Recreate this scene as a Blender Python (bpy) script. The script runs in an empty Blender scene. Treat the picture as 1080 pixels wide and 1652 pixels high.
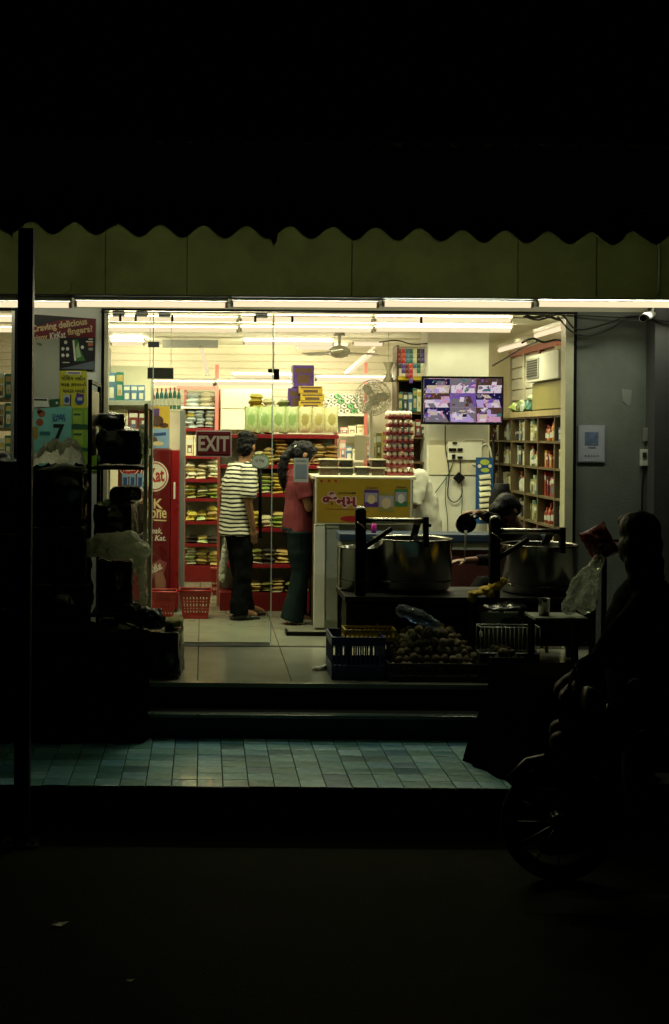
import bpy, bmesh, math, random
from mathutils import Vector, Matrix, Euler, noise

# ------------------------------------------------------------------ camera, sky, exposure
SC = bpy.context.scene
COL = SC.collection
F, CX, CY, ZC, ROLL = 2070.0, 330.0, 700.0, 1.717, math.radians(0.45)   # metres; shop floor is z = 0
cam_d = bpy.data.cameras.new('camera')
cam = bpy.data.objects.new('camera', cam_d)
COL.objects.link(cam)
SC.camera = cam
cam_d.sensor_fit = 'HORIZONTAL'
cam_d.sensor_width = 36
cam_d.lens = F / 1080 * 36
cam_d.shift_x = (540 - CX) / 1080
cam_d.shift_y = -(826 - CY) / 1080
cam_d.clip_start = 0.05
cam_d.clip_end = 600
cam.matrix_world = Matrix.Translation((0, 0, ZC)) @ Matrix.Rotation(math.radians(90), 4, 'X') @ Matrix.Rotation(ROLL, 4, 'Z')

world = bpy.data.worlds.new('World')
SC.world = world
world.use_nodes = True
wn = world.node_tree
sky = wn.nodes.new('ShaderNodeTexSky')
sky.sky_type = 'NISHITA'
sky.sun_disc = False
sky.sun_elevation = math.radians(-7)
sky.sun_rotation = math.radians(150)
bg = wn.nodes['Background']
wn.links.new(sky.outputs[0], bg.inputs[0])
bg.inputs[1].default_value = 0.05

moon_d = bpy.data.lights.new('moonlight', 'SUN')
moon_d.energy = 0.0012
moon_d.color = (0.75, 0.85, 1.0)
moon_d.angle = math.radians(3)
moon = bpy.data.objects.new('moonlight', moon_d)
COL.objects.link(moon)
moon.rotation_euler = (math.radians(48), 0, math.radians(-25))

SC.view_settings.view_transform = 'Standard'
SC.view_settings.look = 'None'
SC.view_settings.exposure = -0.22
SC.view_settings.gamma = 1.0
SC.view_settings.use_curve_mapping = False
SC.render.engine = 'CYCLES'
SC.cycles.use_denoising = True
SC.cycles.max_bounces = 6
SC.cycles.diffuse_bounces = 3
SC.cycles.glossy_bounces = 3
SC.cycles.transmission_bounces = 4
SC.cycles.transparent_max_bounces = 12
SC.cycles.caustics_reflective = False
SC.cycles.caustics_refractive = False
SC.cycles.sample_clamp_indirect = 4

LAMP = (1.0, 0.875, 0.56)        # warm greenish tube light
GLOW = (1.0, 0.79, 0.49)
LAMP_OUT = (0.95, 1.0, 0.74)
LAMP_DOWN = (0.96, 0.94, 0.54)
rnd = random.Random(11)

# ------------------------------------------------------------------ helpers
_c, _s = math.cos(ROLL), math.sin(ROLL)
def P(px, py, d):
    u, v = px - CX, py - CY
    return Vector(((u * _c + v * _s) * d / F, d, ZC - (-u * _s + v * _c) * d / F))
def GX(px, d, z=0.0):
    v1 = (ZC - z) * F / d
    return ((px - CX) + v1 * _s) / _c * d / F
def S(d):
    return F / d
def H(h):
    h = h.lstrip('#')
    out = []
    for i in (0, 2, 4):
        c = int(h[i:i + 2], 16) / 255
        out.append(c / 12.92 if c <= .04045 else ((c + .055) / 1.055) ** 2.4)
    return tuple(out)

class MB:
    def __init__(self):
        self.v, self.f, self.m, self.sm = [], [], [], []
    def add(self, vs, fs, mi=0, smooth=False):
        o = len(self.v)
        self.v += [tuple(p) for p in vs]
        for f in fs:
            self.f.append([i + o for i in f]); self.m.append(mi); self.sm.append(smooth)
        return self
    def box(self, c, s, rz=0, mi=0, rot=None, taper=1.0):
        x, y, z = s[0] / 2, s[1] / 2, s[2] / 2
        vs = [Vector((a * x * (taper if k < 0 else 1), b * y * (taper if k < 0 else 1), k * z)) for k in (-1, 1) for a, b in ((-1, -1), (1, -1), (1, 1), (-1, 1))]
        R = rot if rot is not None else Matrix.Rotation(rz, 3, 'Z')
        c = Vector(c)
        return self.add([R @ p + c for p in vs], [(3, 2, 1, 0), (4, 5, 6, 7), (0, 1, 5, 4), (1, 2, 6, 5), (2, 3, 7, 6), (3, 0, 4, 7)], mi)
    def bp(self, x0, y0, x1, y1, d, dep, mi=0):
        c = P((x0 + x1) / 2, (y0 + y1) / 2, d); k = S(d)
        return self.box((c.x, d + dep / 2, c.z), ((x1 - x0) / k, dep, (y1 - y0) / k), mi=mi)
    def lo_hi(self, a, b, mi=0):
        a, b = Vector(a), Vector(b)
        return self.box((a + b) / 2, [abs(q) for q in (b - a)], mi=mi)
    def tube(self, pts, r, n=8, mi=0, caps=True, smooth=True):
        pts = [Vector(p) for p in pts]
        rs = r if isinstance(r, (list, tuple)) else [r] * len(pts)
        vs, fs = [], []
        up0 = None
        for i, p in enumerate(pts):
            t = (pts[min(i + 1, len(pts) - 1)] - pts[max(i - 1, 0)])
            t = t.normalized() if t.length > 1e-9 else Vector((0, 0, 1))
            if up0 is None:
                up0 = Vector((0, 0, 1)) if abs(t.z) < .9 else Vector((1, 0, 0))
            a = t.cross(up0)
            if a.length < 1e-6:
                a = t.orthogonal()
            a.normalize(); b = a.cross(t).normalized(); up0 = b
            for k in range(n):
                g = 2 * math.pi * k / n
                vs.append(p + (a * math.cos(g) + b * math.sin(g)) * rs[i])
        for i in range(len(pts) - 1):
            for k in range(n):
                fs.append((i * n + k, i * n + (k + 1) % n, (i + 1) * n + (k + 1) % n, (i + 1) * n + k))
        self.add(vs, fs, mi, smooth)
        if caps:
            o = len(self.v) - len(vs)
            e = (len(pts) - 1) * n
            self.f.append([o + k for k in range(n)][::-1]); self.m.append(mi); self.sm.append(False)
            self.f.append([o + e + k for k in range(n)]); self.m.append(mi); self.sm.append(False)
        return self
    def lathe(self, prof, c, n=24, mi=0, smooth=True, rot=None):
        c = Vector(c); R = rot or Matrix.Identity(3)
        vs, fs = [], []
        for r, z in prof:
            for k in range(n):
                g = 2 * math.pi * k / n
                vs.append(R @ Vector((r * math.cos(g), r * math.sin(g), z)) + c)
        for i in range(len(prof) - 1):
            for k in range(n):
                fs.append((i * n + k, i * n + (k + 1) % n, (i + 1) * n + (k + 1) % n, (i + 1) * n + k))
        return self.add(vs, fs, mi, smooth)
    def rings(self, rs, n=20, mi=0):
        """rs: (centre, rx, ry, heading, tilt about x)"""
        vs, fs = [], []
        for c, rx, ry, hd, *tl in rs:
            c = Vector(c); R = Matrix.Rotation(hd, 3, 'Z') @ Matrix.Rotation(tl[0] if tl else 0, 3, 'X')
            for k in range(n):
                g = 2 * math.pi * k / n
                vs.append(R @ Vector((rx * math.cos(g), ry * math.sin(g), 0)) + c)
        for i in range(len(rs) - 1):
            for k in range(n):
                fs.append((i * n + k, i * n + (k + 1) % n, (i + 1) * n + (k + 1) % n, (i + 1) * n + k))
        e = (len(rs) - 1) * n
        fs.append(tuple(range(n))[::-1]); fs.append(tuple(e + k for k in range(n)))
        return self.add(vs, fs, mi, True)
    def ell(self, c, r, rot=None, nu=14, nv=9, mi=0):
        c = Vector(c); R = rot or Matrix.Identity(3)
        vs, fs = [], []
        for i in range(nv + 1):
            t = math.pi * i / nv
            for k in range(nu):
                g = 2 * math.pi * k / nu
                vs.append(R @ Vector((r[0] * math.sin(t) * math.cos(g), r[1] * math.sin(t) * math.sin(g), -r[2] * math.cos(t))) + c)
        for i in range(nv):
            for k in range(nu):
                fs.append((i * nu + k, i * nu + (k + 1) % nu, (i + 1) * nu + (k + 1) % nu, (i + 1) * nu + k))
        return self.add(vs, fs, mi, True)
    def cap(self, p0, p1, r0, r1, n=12):
        p0, p1 = Vector(p0), Vector(p1)
        t = (p1 - p0).normalized()
        pts, rs = [], []
        for q in (-1, -.8, -.45, 0):
            pts.append(p0 + t * r0 * q); rs.append(r0 * max(.08, math.sqrt(max(0, 1 - q * q))))
        for q in (0, .45, .8, 1):
            pts.append(p1 + t * r1 * q); rs.append(r1 * max(.08, math.sqrt(max(0, 1 - q * q))))
        return self.tube(pts, rs, n)
    def quad(self, a, b, c, d, mi=0):
        return self.add([a, b, c, d], [(0, 1, 2, 3)], mi)
    def mesh(self, name, bev=0):
        me = bpy.data.meshes.new(name)
        me.from_pydata(self.v, [], self.f)
        for p, m, s in zip(me.polygons, self.m, self.sm):
            p.material_index = m; p.use_smooth = s
        if bev:
            bm = bmesh.new(); bm.from_mesh(me)
            bmesh.ops.remove_doubles(bm, verts=bm.verts, dist=1e-6)
            bmesh.ops.bevel(bm, geom=[e for e in bm.edges if len(e.link_faces) == 2 and e.calc_face_angle(0) > .6], offset=bev, segments=2, profile=.6, affect='EDGES', clamp_overlap=True)
            bm.to_mesh(me); bm.free()
        me.update()
        return me
    def build(self, name, mat, parent=None, bev=0):
        return ob(name, self.mesh(name, bev), mat, parent)

def ob(name, me, mat=None, parent=None, loc=None, rot=None, scale=None):
    o = bpy.data.objects.new(name, me)
    COL.objects.link(o)
    if mat is not None and me is not None and not me.materials:
        for m in (mat if isinstance(mat, (list, tuple)) else [mat]):
            me.materials.append(m)
    if loc is not None: o.location = loc
    if rot is not None: o.rotation_euler = rot
    if scale is not None: o.scale = scale
    if parent is not None:
        o.parent = parent
        o.matrix_parent_inverse = Matrix.Translation(-WLOC.get(parent.name, Vector((0, 0, 0))))
    return o
WLOC = {}
def thing(name, label, cat, loc=(0, 0, 0), group=None, kind=None):
    o = bpy.data.objects.new(name, None)
    COL.objects.link(o)
    o.location = loc
    o.empty_display_size = .1
    WLOC[o.name] = Vector(loc)
    return tag(o, label, cat, group, kind)
def tag(o, label, cat, group=None, kind=None):
    if label: o['label'] = label
    if cat: o['category'] = cat
    if group: o['group'] = group
    if kind: o['kind'] = kind
    return o
def struct(o):
    o['kind'] = 'structure'
    return o

# ------------------------------------------------------------------ materials
_mats = {}
def M(name, col, rough=.6, metal=0.0, var=.12, scale=6.0, bump=0.0, bscale=40.0, spec=.5, rand=0.0, dirt=0.0, dirtcol=(.05, .045, .03), stretch=(1, 1, 1), sub=0.0, trans=0.0, coat=0.0):
    if name in _mats: return _mats[name]
    m = bpy.data.materials.new(name); m.use_nodes = True
    nt = m.node_tree; N = nt.nodes; L = nt.links
    b = N['Principled BSDF']
    b.inputs['Roughness'].default_value = rough
    b.inputs['Metallic'].default_value = metal
    b.inputs['Specular IOR Level'].default_value = spec
    if trans: b.inputs['Transmission Weight'].default_value = trans
    if coat: b.inputs['Coat Weight'].default_value = coat
    tc = N.new('ShaderNodeTexCoord')
    mp = N.new('ShaderNodeMapping'); mp.inputs['Scale'].default_value = stretch
    L.new(tc.outputs['Object'], mp.inputs['Vector'])
    nz = N.new('ShaderNodeTexNoise'); nz.inputs['Scale'].default_value = scale; nz.inputs['Detail'].default_value = 5
    L.new(mp.outputs[0], nz.inputs['Vector'])
    mr = N.new('ShaderNodeMapRange'); mr.inputs[1].default_value = .3; mr.inputs[2].default_value = .7
    mr.inputs[3].default_value = 1 - var; mr.inputs[4].default_value = 1 + var
    L.new(nz.outputs['Fac'], mr.inputs[0])
    hs = N.new('ShaderNodeHueSaturation'); hs.inputs['Color'].default_value = (*col, 1)
    val = mr.outputs[0]
    if rand:
        oi = N.new('ShaderNodeObjectInfo')
        r2 = N.new('ShaderNodeMapRange'); r2.inputs[3].default_value = 1 - rand; r2.inputs[4].default_value = 1 + rand
        L.new(oi.outputs['Random'], r2.inputs[0])
        mu = N.new('ShaderNodeMath'); mu.operation = 'MULTIPLY'
        L.new(val, mu.inputs[0]); L.new(r2.outputs[0], mu.inputs[1]); val = mu.outputs[0]
        r3 = N.new('ShaderNodeMapRange'); r3.inputs[3].default_value = .5 - rand * .07; r3.inputs[4].default_value = .5 + rand * .07
        L.new(oi.outputs['Random'], r3.inputs[0]); L.new(r3.outputs[0], hs.inputs['Hue'])
    L.new(val, hs.inputs['Value'])
    out = hs.outputs[0]
    if dirt:
        n2 = N.new('ShaderNodeTexNoise'); n2.inputs['Scale'].default_value = scale * .35; n2.inputs['Detail'].default_value = 8; n2.inputs['Roughness'].default_value = .7
        L.new(tc.outputs['Object'], n2.inputs['Vector'])
        m2 = N.new('ShaderNodeMapRange'); m2.inputs[1].default_value = .5; m2.inputs[2].default_value = .72; m2.inputs[4].default_value = dirt
        L.new(n2.outputs['Fac'], m2.inputs[0])
        mx = N.new('ShaderNodeMix'); mx.data_type = 'RGBA'; mx.inputs['B'].default_value = (*dirtcol, 1)
        L.new(m2.outputs[0], mx.inputs['Factor']); L.new(out, mx.inputs['A']); out = mx.outputs['Result']
    L.new(out, b.inputs['Base Color'])
    rr = N.new('ShaderNodeMapRange'); rr.inputs[3].default_value = max(.03, rough - .1); rr.inputs[4].default_value = min(1, rough + .1)
    L.new(nz.outputs['Fac'], rr.inputs[0]); L.new(rr.outputs[0], b.inputs['Roughness'])
    if bump:
        n3 = N.new('ShaderNodeTexNoise'); n3.inputs['Scale'].default_value = bscale; n3.inputs['Detail'].default_value = 4
        L.new(mp.outputs[0], n3.inputs['Vector'])
        bp_ = N.new('ShaderNodeBump'); bp_.inputs['Strength'].default_value = bump; bp_.inputs['Distance'].default_value = .01
        L.new(n3.outputs['Fac'], bp_.inputs['Height']); L.new(bp_.outputs[0], b.inputs['Normal'])
    _mats[name] = m
    return m
def EM(name, col, strength):
    m = bpy.data.materials.new(name); m.use_nodes = True
    nt = m.node_tree; nt.nodes.clear()
    e = nt.nodes.new('ShaderNodeEmission'); o = nt.nodes.new('ShaderNodeOutputMaterial')
    e.inputs[0].default_value = (*col, 1); e.inputs[1].default_value = strength
    nt.links.new(e.outputs[0], o.inputs[0])
    return m
def GLASS(name, tint=(.97, .99, .97), refl=.8, haze=.0):
    m = bpy.data.materials.new(name); m.use_nodes = True
    nt = m.node_tree; nt.nodes.clear(); N, L = nt.nodes, nt.links
    t = N.new('ShaderNodeBsdfTransparent'); t.inputs[0].default_value = (*tint, 1)
    g = N.new('ShaderNodeBsdfGlossy'); g.inputs['Roughness'].default_value = .03; g.inputs[0].default_value = (refl, refl, refl, 1)
    fr = N.new('ShaderNodeFresnel'); fr.inputs[0].default_value = 1.45
    mx = N.new('ShaderNodeMixShader'); o = N.new('ShaderNodeOutputMaterial')
    L.new(fr.outputs[0], mx.inputs[0]); L.new(t.outputs[0], mx.inputs[1]); L.new(g.outputs[0], mx.inputs[2])
    last = mx.outputs[0]
    if haze:
        df = N.new('ShaderNodeBsdfDiffuse'); df.inputs[0].default_value = (.8, .8, .75, 1)
        tr = N.new('ShaderNodeBsdfTranslucent'); tr.inputs[0].default_value = (.8, .8, .75, 1)
        ad = N.new('ShaderNodeMixShader'); ad.inputs[0].default_value = .5
        L.new(df.outputs[0], ad.inputs[1]); L.new(tr.outputs[0], ad.inputs[2])
        m2 = N.new('ShaderNodeMixShader'); m2.inputs[0].default_value = haze
        L.new(last, m2.inputs[1]); L.new(ad.outputs[0], m2.inputs[2]); last = m2.outputs[0]
    L.new(last, o.inputs[0])
    return m

# ------------------------------------------------------------------ text outlines, made first while the scene is small
def _text_mesh(s, bold=0.0, shear=0.0):
    cu = bpy.data.curves.new('lettering', 'FONT')
    cu.body = s; cu.size = 1; cu.offset = bold; cu.shear = shear; cu.resolution_u = 3
    o = bpy.data.objects.new('lettering', cu); COL.objects.link(o)
    dg = bpy.context.evaluated_depsgraph_get(); dg.update()
    me = bpy.data.meshes.new_from_object(o.evaluated_get(dg))
    bpy.data.objects.remove(o); bpy.data.curves.remove(cu)
    xs = [v.co.x for v in me.vertices]; ys = [v.co.y for v in me.vertices]
    x0, x1, y0, y1 = min(xs), max(xs), min(ys), max(ys)
    for v in me.vertices:
        v.co.x = (v.co.x - (x0 + x1) / 2) / (x1 - x0); v.co.y = (v.co.y - (y0 + y1) / 2) / (y1 - y0)
    me.materials.clear()
    return me
TX = {}
for _k, _a in {'EXIT': ('EXIT', .03), 'Kat': ('Kat', .03, .1), 'K': ('BREAK', .02), 'zone': ('zone', .02), 'reak': ('Have a break,', .015, .2), 'tKat': ('have a Kit Kat.', .015, .2),
               'crav': ('Craving delicious', .03), 'crisp': ('crispy', .03), 'fing': ('fingers?', .03), 'kk': ('KitKat', .03, .1), 'seven': ('7', .03), 'dark': ('DARK', .03), 'boats': ('BATTS', .03),
               'g1': ('વો\u0abfશંગ મશીન', .02), 'g2': ('સાફ કરવાનો', .02), 'g3': ('પાવડર મળશે', .02), 'jai': ('જૈનમ', .035), 'jaio': ('જૈનમ', .075), 'jain': ('JAINAM', .01),
               'gpay': ('G Pay', .01), 'prem': ('Premium', .01), 'nest': ('Nestlé', .015, .1), 'smallkk': ('KitKat', .03), 'lays': ('SALTED', .02, .15), 'seven0': ('-', .03), 'scan': ('SCAN & PAY', .01), 'classic': ('Classic', .01)}.items():
    TX[_k] = _text_mesh(*_a)
def letter(key, x0, y0, x1, y1, d, mat, parent, tilt=0.0, name='lettering'):
    c = P((x0 + x1) / 2, (y0 + y1) / 2, d); k = S(d)
    me = TX[key].copy()
    R = Matrix.Rotation(-ROLL + tilt, 4, 'Y').to_3x3().inverted() if False else Matrix.Rotation(ROLL - tilt, 3, 'Y')
    w, h = (x1 - x0) / k, (y1 - y0) / k
    for v in me.vertices:
        v.co = R @ Vector((v.co.x * w, 0, v.co.y * h)) + c
    return ob(name, me, mat, parent)
def patch(x0, y0, x1, y1, d, mat, parent, name='print', tilt=0, round_=False, n=20):
    c = P((x0 + x1) / 2, (y0 + y1) / 2, d); k = S(d); w, h = (x1 - x0) / k / 2, (y1 - y0) / k / 2
    R = Matrix.Rotation(ROLL - tilt, 3, 'Y'); b = MB()
    if round_:
        b.add([R @ Vector((w * math.cos(2 * math.pi * i / n), 0, h * math.sin(2 * math.pi * i / n))) + c for i in range(n)], [tuple(range(n))])
    else:
        b.quad(*[R @ Vector(q) + c for q in ((-w, 0, -h), (w, 0, -h), (w, 0, h), (-w, 0, h))])
    return b.build(name, mat, parent)
def poly(pts, d, mat, parent, name='print'):
    return MB().add([P(x, y, d) for x, y in pts], [tuple(range(len(pts)))[::-1]]).build(name, mat, parent)

# ------------------------------------------------------------------ base materials
m_cream = M('cream_paint', (.72, .68, .52), .55, var=.06, scale=2.5, bump=.08, dirt=.25, dirtcol=(.42, .38, .22))
m_white = M('white_paint', (.78, .78, .70), .5, var=.06, scale=4, bump=.05, dirt=.2, dirtcol=(.4, .4, .3))
m_ceil = M('ceiling_paint', (.78, .76, .64), .6, var=.05, scale=3, dirt=.15, dirtcol=(.5, .47, .33))
m_grey = M('grey_plaster', (.18, .20, .175), .75, var=.14, scale=3, bump=.25, bscale=60, dirt=.8, dirtcol=(.12, .13, .11))
m_pillar = M('dark_plaster', (.10, .10, .10), .8, var=.15, scale=3, bump=.2)
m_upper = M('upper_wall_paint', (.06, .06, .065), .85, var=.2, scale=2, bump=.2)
m_fascia = M('fascia_sheet', (.56, .58, .27), .5, var=.16, scale=3.2, bump=.06, dirt=.7, dirtcol=(.26, .25, .10))
m_black = M('black_steel', (.007, .007, .008), .5, var=.2, metal=0, spec=.08)
m_dark = M('dark_trim', (.03, .03, .03), .5)
m_alu = M('aluminium', (.55, .55, .48), .4, metal=.6, var=.08)
m_jamb = M('painted_jamb', (.55, .53, .36), .45, var=.08, scale=6, dirt=.3)
m_tile_floor = M('vitrified_tile', (.27, .28, .22), .16, var=.07, scale=3, dirt=.55, dirtcol=(.22, .22, .15), rand=.05, bump=.02, bscale=12)
m_grout = M('grout', (.06, .065, .055), .9)
m_stone = M('dark_stone', (.014, .017, .016), .7, spec=.08, var=.25, bump=.2)
m_nose = M('step_nosing', (.055, .085, .07), .3, var=.2, scale=10)
m_asphalt = M('asphalt', (.010, .012, .006), .85, var=.6, scale=.9, bump=.6, bscale=120, dirt=.8, dirtcol=(.006, .007, .005), spec=.04)
m_pt = [M('porch_tile_%d' % i, c, .32, spec=1.0, coat=.5, var=.35, scale=9, bump=.25, bscale=30, rand=.38, dirt=.7, dirtcol=(.035, .055, .05)) for i, c in enumerate([(.24, .58, .66), (.17, .46, .56), (.32, .64, .68), (.09, .28, .38)])]
m_corr = M('corrugated_sheet', (.52, .55, .34), .8, var=.25, scale=2, dirt=.6)
m_glass = GLASS('shop_glass')
m_gedge = M('glass_edge', (.75, .85, .72), .2, var=.02)
m_tube = EM('tube_glow', GLOW, 1.27)
m_batten = M('batten_white', (.8, .78, .68), .4, var=.03)
m_red = M('red_shelf_paint', (.19, .006, .010), .35, var=.08, scale=5, dirt=.2, dirtcol=(.2, .01, .01))
m_pink = M('faded_red_paint', (.50, .15, .12), .4, var=.05)
m_ply = M('shelf_wood', (.11, .08, .035), .55, var=.2, scale=5, stretch=(6, 1, 1))
m_wood = M('dark_wood', (.10, .06, .025), .5, var=.25, scale=5, stretch=(1, 1, 8))
m_paper = M('paper_white', (.62, .63, .55), .7, var=.04)
m_steel = M('stainless', (.27, .265, .24), .20, metal=1.0, var=.06, scale=3, stretch=(1, 1, 14), bump=.02)
m_cable = M('black_cable', (.015, .015, .014), .5)
m_gcable = M('green_cable', (.03, .09, .06), .5)

# ------------------------------------------------------------------ ground, porch, steps, floor
Z_ST, Z_PO, Z_S1 = -.573, -.323, -.164
g = MB(); g.quad((-150, -150, Z_ST), (150, -150, Z_ST), (150, 150, Z_ST), (-150, 150, Z_ST))
struct(g.build('street', m_asphalt))
porch = struct(MB().lo_hi((-6, 7.41, Z_ST - .1), (6, 8.60, Z_PO - .006)).build('porch', m_stone))
TS = .15
tile_me = []
for m_ in m_pt:
    me = MB().box((0, 0, 0), (TS - .006, TS - .006, .012)).mesh('porch_tile', .002); me.materials.append(m_); tile_me.append(me)
x0 = GX(319, 8.0, Z_PO) - 14 * TS
for i in range(28):
    for j in range(8):
        q = rnd.random()
        k = 3 if q < .12 else 1 if q < .4 else 2 if q < .6 else 0
        o = ob('tile', tile_me[k], None, porch, loc=(x0 + (i + .5) * TS, 7.417 + (j + .5) * .1465, Z_PO - .004 + rnd.uniform(-.0012, .0012)), rot=(rnd.uniform(-.012, .012), rnd.uniform(-.012, .012), rnd.uniform(-.008, .008)))
        o.scale.y = .1465 / TS
step = struct(MB().lo_hi((-6, 8.585, Z_PO - .1), (6, 8.86, Z_S1)).build('lower_step', m_stone))
MB().lo_hi((-6, 8.578, Z_S1 - .018), (6, 8.66, Z_S1 + .004)).build('nosing', m_nose, step, .004)
floor = struct(MB().lo_hi((-6, 8.845, Z_S1 - .1), (6, 15.6, -.008)).build('shop_floor', m_stone))
MB().lo_hi((-6, 8.838, -.03), (6, 8.91, .003)).build('nosing', m_tile_floor, floor, .004)
FT = .655
fx0 = GX(319, 8.95) - 4 * FT
fme = {}
ys = [8.913, 10.36] + [10.42 + FT * i for i in range(9)]
for j in range(len(ys) - 1):
    if j == 1: continue
    dy = ys[j + 1] - ys[j]
    me = fme.get(round(dy, 3))
    if me is None:
        me = MB().box((0, 0, -.005), (FT - .006, dy - .006, .012)).mesh('floor_tile', .0015); me.materials.append(m_tile_floor); fme[round(dy, 3)] = me
    for i in range(11):
        ob('tile', me, None, floor, loc=(fx0 + (i + .5) * FT, ys[j] + dy / 2, rnd.uniform(-.0005, .0005)))
MB().lo_hi((-3, 10.365, -.004), (3.3, 10.415, .004)).build('threshold_strip', m_dark, floor)

# ------------------------------------------------------------------ the shop building
bd = thing('shop_building', 'dark two-storey shop building with a brightly lit open grocery front', 'building', (0, 10.4, 0))
ZCEIL = 2.80
MB().lo_hi((-3.4, 15.4, 0), (3.5, 15.55, ZCEIL)).build('back_wall', m_cream, bd)
for k in range(9):
    MB().lo_hi((-3.3, 15.385, 2.0 + k * .085), (3.3, 15.402, 2.075 + k * .085)).build('wall_board', m_cream, bd, .006)
MB().lo_hi((-3.5, 10.45, 0), (-3.3, 15.6, ZCEIL)).build('side_wall', m_cream, bd)
MB().lo_hi((3.3, 10.45, 0), (3.5, 15.6, ZCEIL)).build('side_wall', m_cream, bd)
ceil = MB().lo_hi((-3.5, 10.4, ZCEIL), (3.6, 15.6, ZCEIL + .1)).build('ceiling', m_ceil, bd)
for k in range(25):
    y = 10.55 + k * .195
    MB().lo_hi((-3.29, y, ZCEIL - .012), (3.29, y + .185, ZCEIL + .003)).build('ceiling_plank', m_ceil, ceil, .004)
# front walls
zh = P(540, 500, 10.4).z
def wallpx(xa, xb, z0, z1, d, dep, mat, name):
    return MB().lo_hi((GX(xa, d, 1.5), d, z0), (GX(xb, d, 1.5), d + dep, z1)).build(name, mat, bd)
wallpx(27, 162, 0, ZCEIL, 10.4, .12, m_white, 'front_wall')
wallpx(929, 1320, 0, ZCEIL, 10.4, .12, m_grey, 'front_wall')
MB().lo_hi((-8, 10.4, 0), (GX(-260, 10.4, 1.5), 10.5, ZCEIL)).build('front_wall', m_grey, bd)
MB().lo_hi((GX(-260, 10.4, 1.5), 10.4, 0), (GX(26, 10.4, 1.5), 10.5, .95)).build('front_wall', m_grey, bd)
MB().lo_hi((-8, 10.38, zh), (8, 10.55, ZCEIL + .02)).build('header_beam', m_cream, bd)
wallpx(1056, 1330, 0, ZCEIL, 10.2, .2, m_pillar, 'pillar')
# upper storey and fascia
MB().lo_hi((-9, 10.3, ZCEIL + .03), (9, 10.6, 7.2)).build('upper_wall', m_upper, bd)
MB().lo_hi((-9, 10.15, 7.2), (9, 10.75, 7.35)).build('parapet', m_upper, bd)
for k in range(4):
    f = MB().lo_hi((-2.6 + k * 2.2, 10.28, 4.75), (-1.5 + k * 2.2, 10.32, 6.1)).build('window', m_dark, bd)
    MB().lo_hi((-2.55 + k * 2.2, 10.27, 4.8), (-1.55 + k * 2.2, 10.275, 6.05)).build('pane', m_glass, f)
zf0 = P(540, 478, 9.95).z
fas = MB().lo_hi((-6, 9.99, zf0 + .004), (6, 10.29, 4.02)).build('fascia', m_dark, bd)
seams = [-230, -96, 37, 170, 302, 568, 836, 963, 1062, 1195, 1330]
for a, b_ in zip(seams, seams[1:]):
    MB().lo_hi((GX(a, 9.95, 3) + .003, 9.95, zf0), (GX(b_, 9.95, 3) - .003, 9.988, 3.99)).build('fascia_panel', m_fascia, fas, .003)
MB().lo_hi((-6, 9.93, zf0 - .012), (6, 9.985, zf0 - .001)).build('drip_edge', m_dark, fas)
MB().lo_hi((-6, 9.99, zf0 - .02), (6, 10.38, zf0 + .003)).build('soffit', m_white, bd)
# frames
for (xa, xb, m_) in ((162, 166.5, m_black), (167, 173, m_jamb), (912, 925, m_jamb), (925.5, 930, m_black)):
    MB().lo_hi((GX(xa, 10.36, 1.5), 10.36, 0), (GX(xb, 10.36, 1.5), 10.5, zh - .003)).build('door_jamb', m_, bd, .002)
MB().lo_hi((GX(162, 10.36, 1.5), 10.352, zh - .022), (GX(930, 10.36, 1.5), 10.375, zh - .005)).build('door_head', m_black, bd)
for (xa, xb, m_) in ((17, 22, m_alu), (22.4, 26, m_black)):
    MB().lo_hi((GX(xa, 10.36, 1.5), 10.36, .95), (GX(xb, 10.36, 1.5), 10.46, zh)).build('window_jamb', m_, bd, .002)
MB().lo_hi((-2.3, 10.355, zh - .03), (GX(27, 10.36, 1.5), 10.375, zh - .008)).build('window_head', m_black, bd)
# wide white column carrying the television
xa, xb = P(690, 600, 12.6).x, P(789, 600, 12.6).x
col_ = MB().lo_hi((xa, 12.6, 0), (xb, 13.0, ZCEIL - .013)).build('column', m_white, bd, .004)
MB().lo_hi((xa + .02, 12.585, P(0, 760, 12.6).z), (xb - .02, 12.6, P(0, 704, 12.6).z)).build('painted_band', m_cream, col_)

# glass front: fixed panes and the swinging leaf
def pane(name, label, xa, xb, d, hd=None):
    t = thing(name, label, 'glass door' if hd else 'glass pane', (GX(xa, d), d, 0))
    X0, X1 = GX(xa, d, 1.5), GX(xb, d, 1.5)
    MB().lo_hi((X0 + .004, d, .02), (X1 - .004, d + .008, zh - .03)).build('glass', m_glass, t)
    MB().lo_hi((X1 - .008, d - .002, .02), (X1, d + .01, zh - .03)).build('polished_edge', m_gedge, t)
    MB().lo_hi((X0, d - .004, .0), (X1 - .01, d + .012, .02)).build('bottom_rail', m_alu, t)
    for xh in (X0 + .08, X1 - .1):
        MB().box((xh, d + .004, zh - .04), (.1, .022, .045)).build('patch_fitting', m_alu, t, .003)
    return t
pane('glass_pane', 'narrow fixed clear pane in front of the red drinks cooler', 174, 247, 10.43)
dr = pane('glass_door', 'frameless clear glass door with a long dark vertical handle', 248, 440, 10.47, True)
a, b_ = P(420, 757, 10.42), P(420, 868, 10.42)
MB().tube([a, b_], .014, 10).build('handle', m_black, dr)
MB().box(P(425, 574, 10.45), (.2, .03, .045)).build('top_patch', m_dark, dr, .003) if False else None

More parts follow.
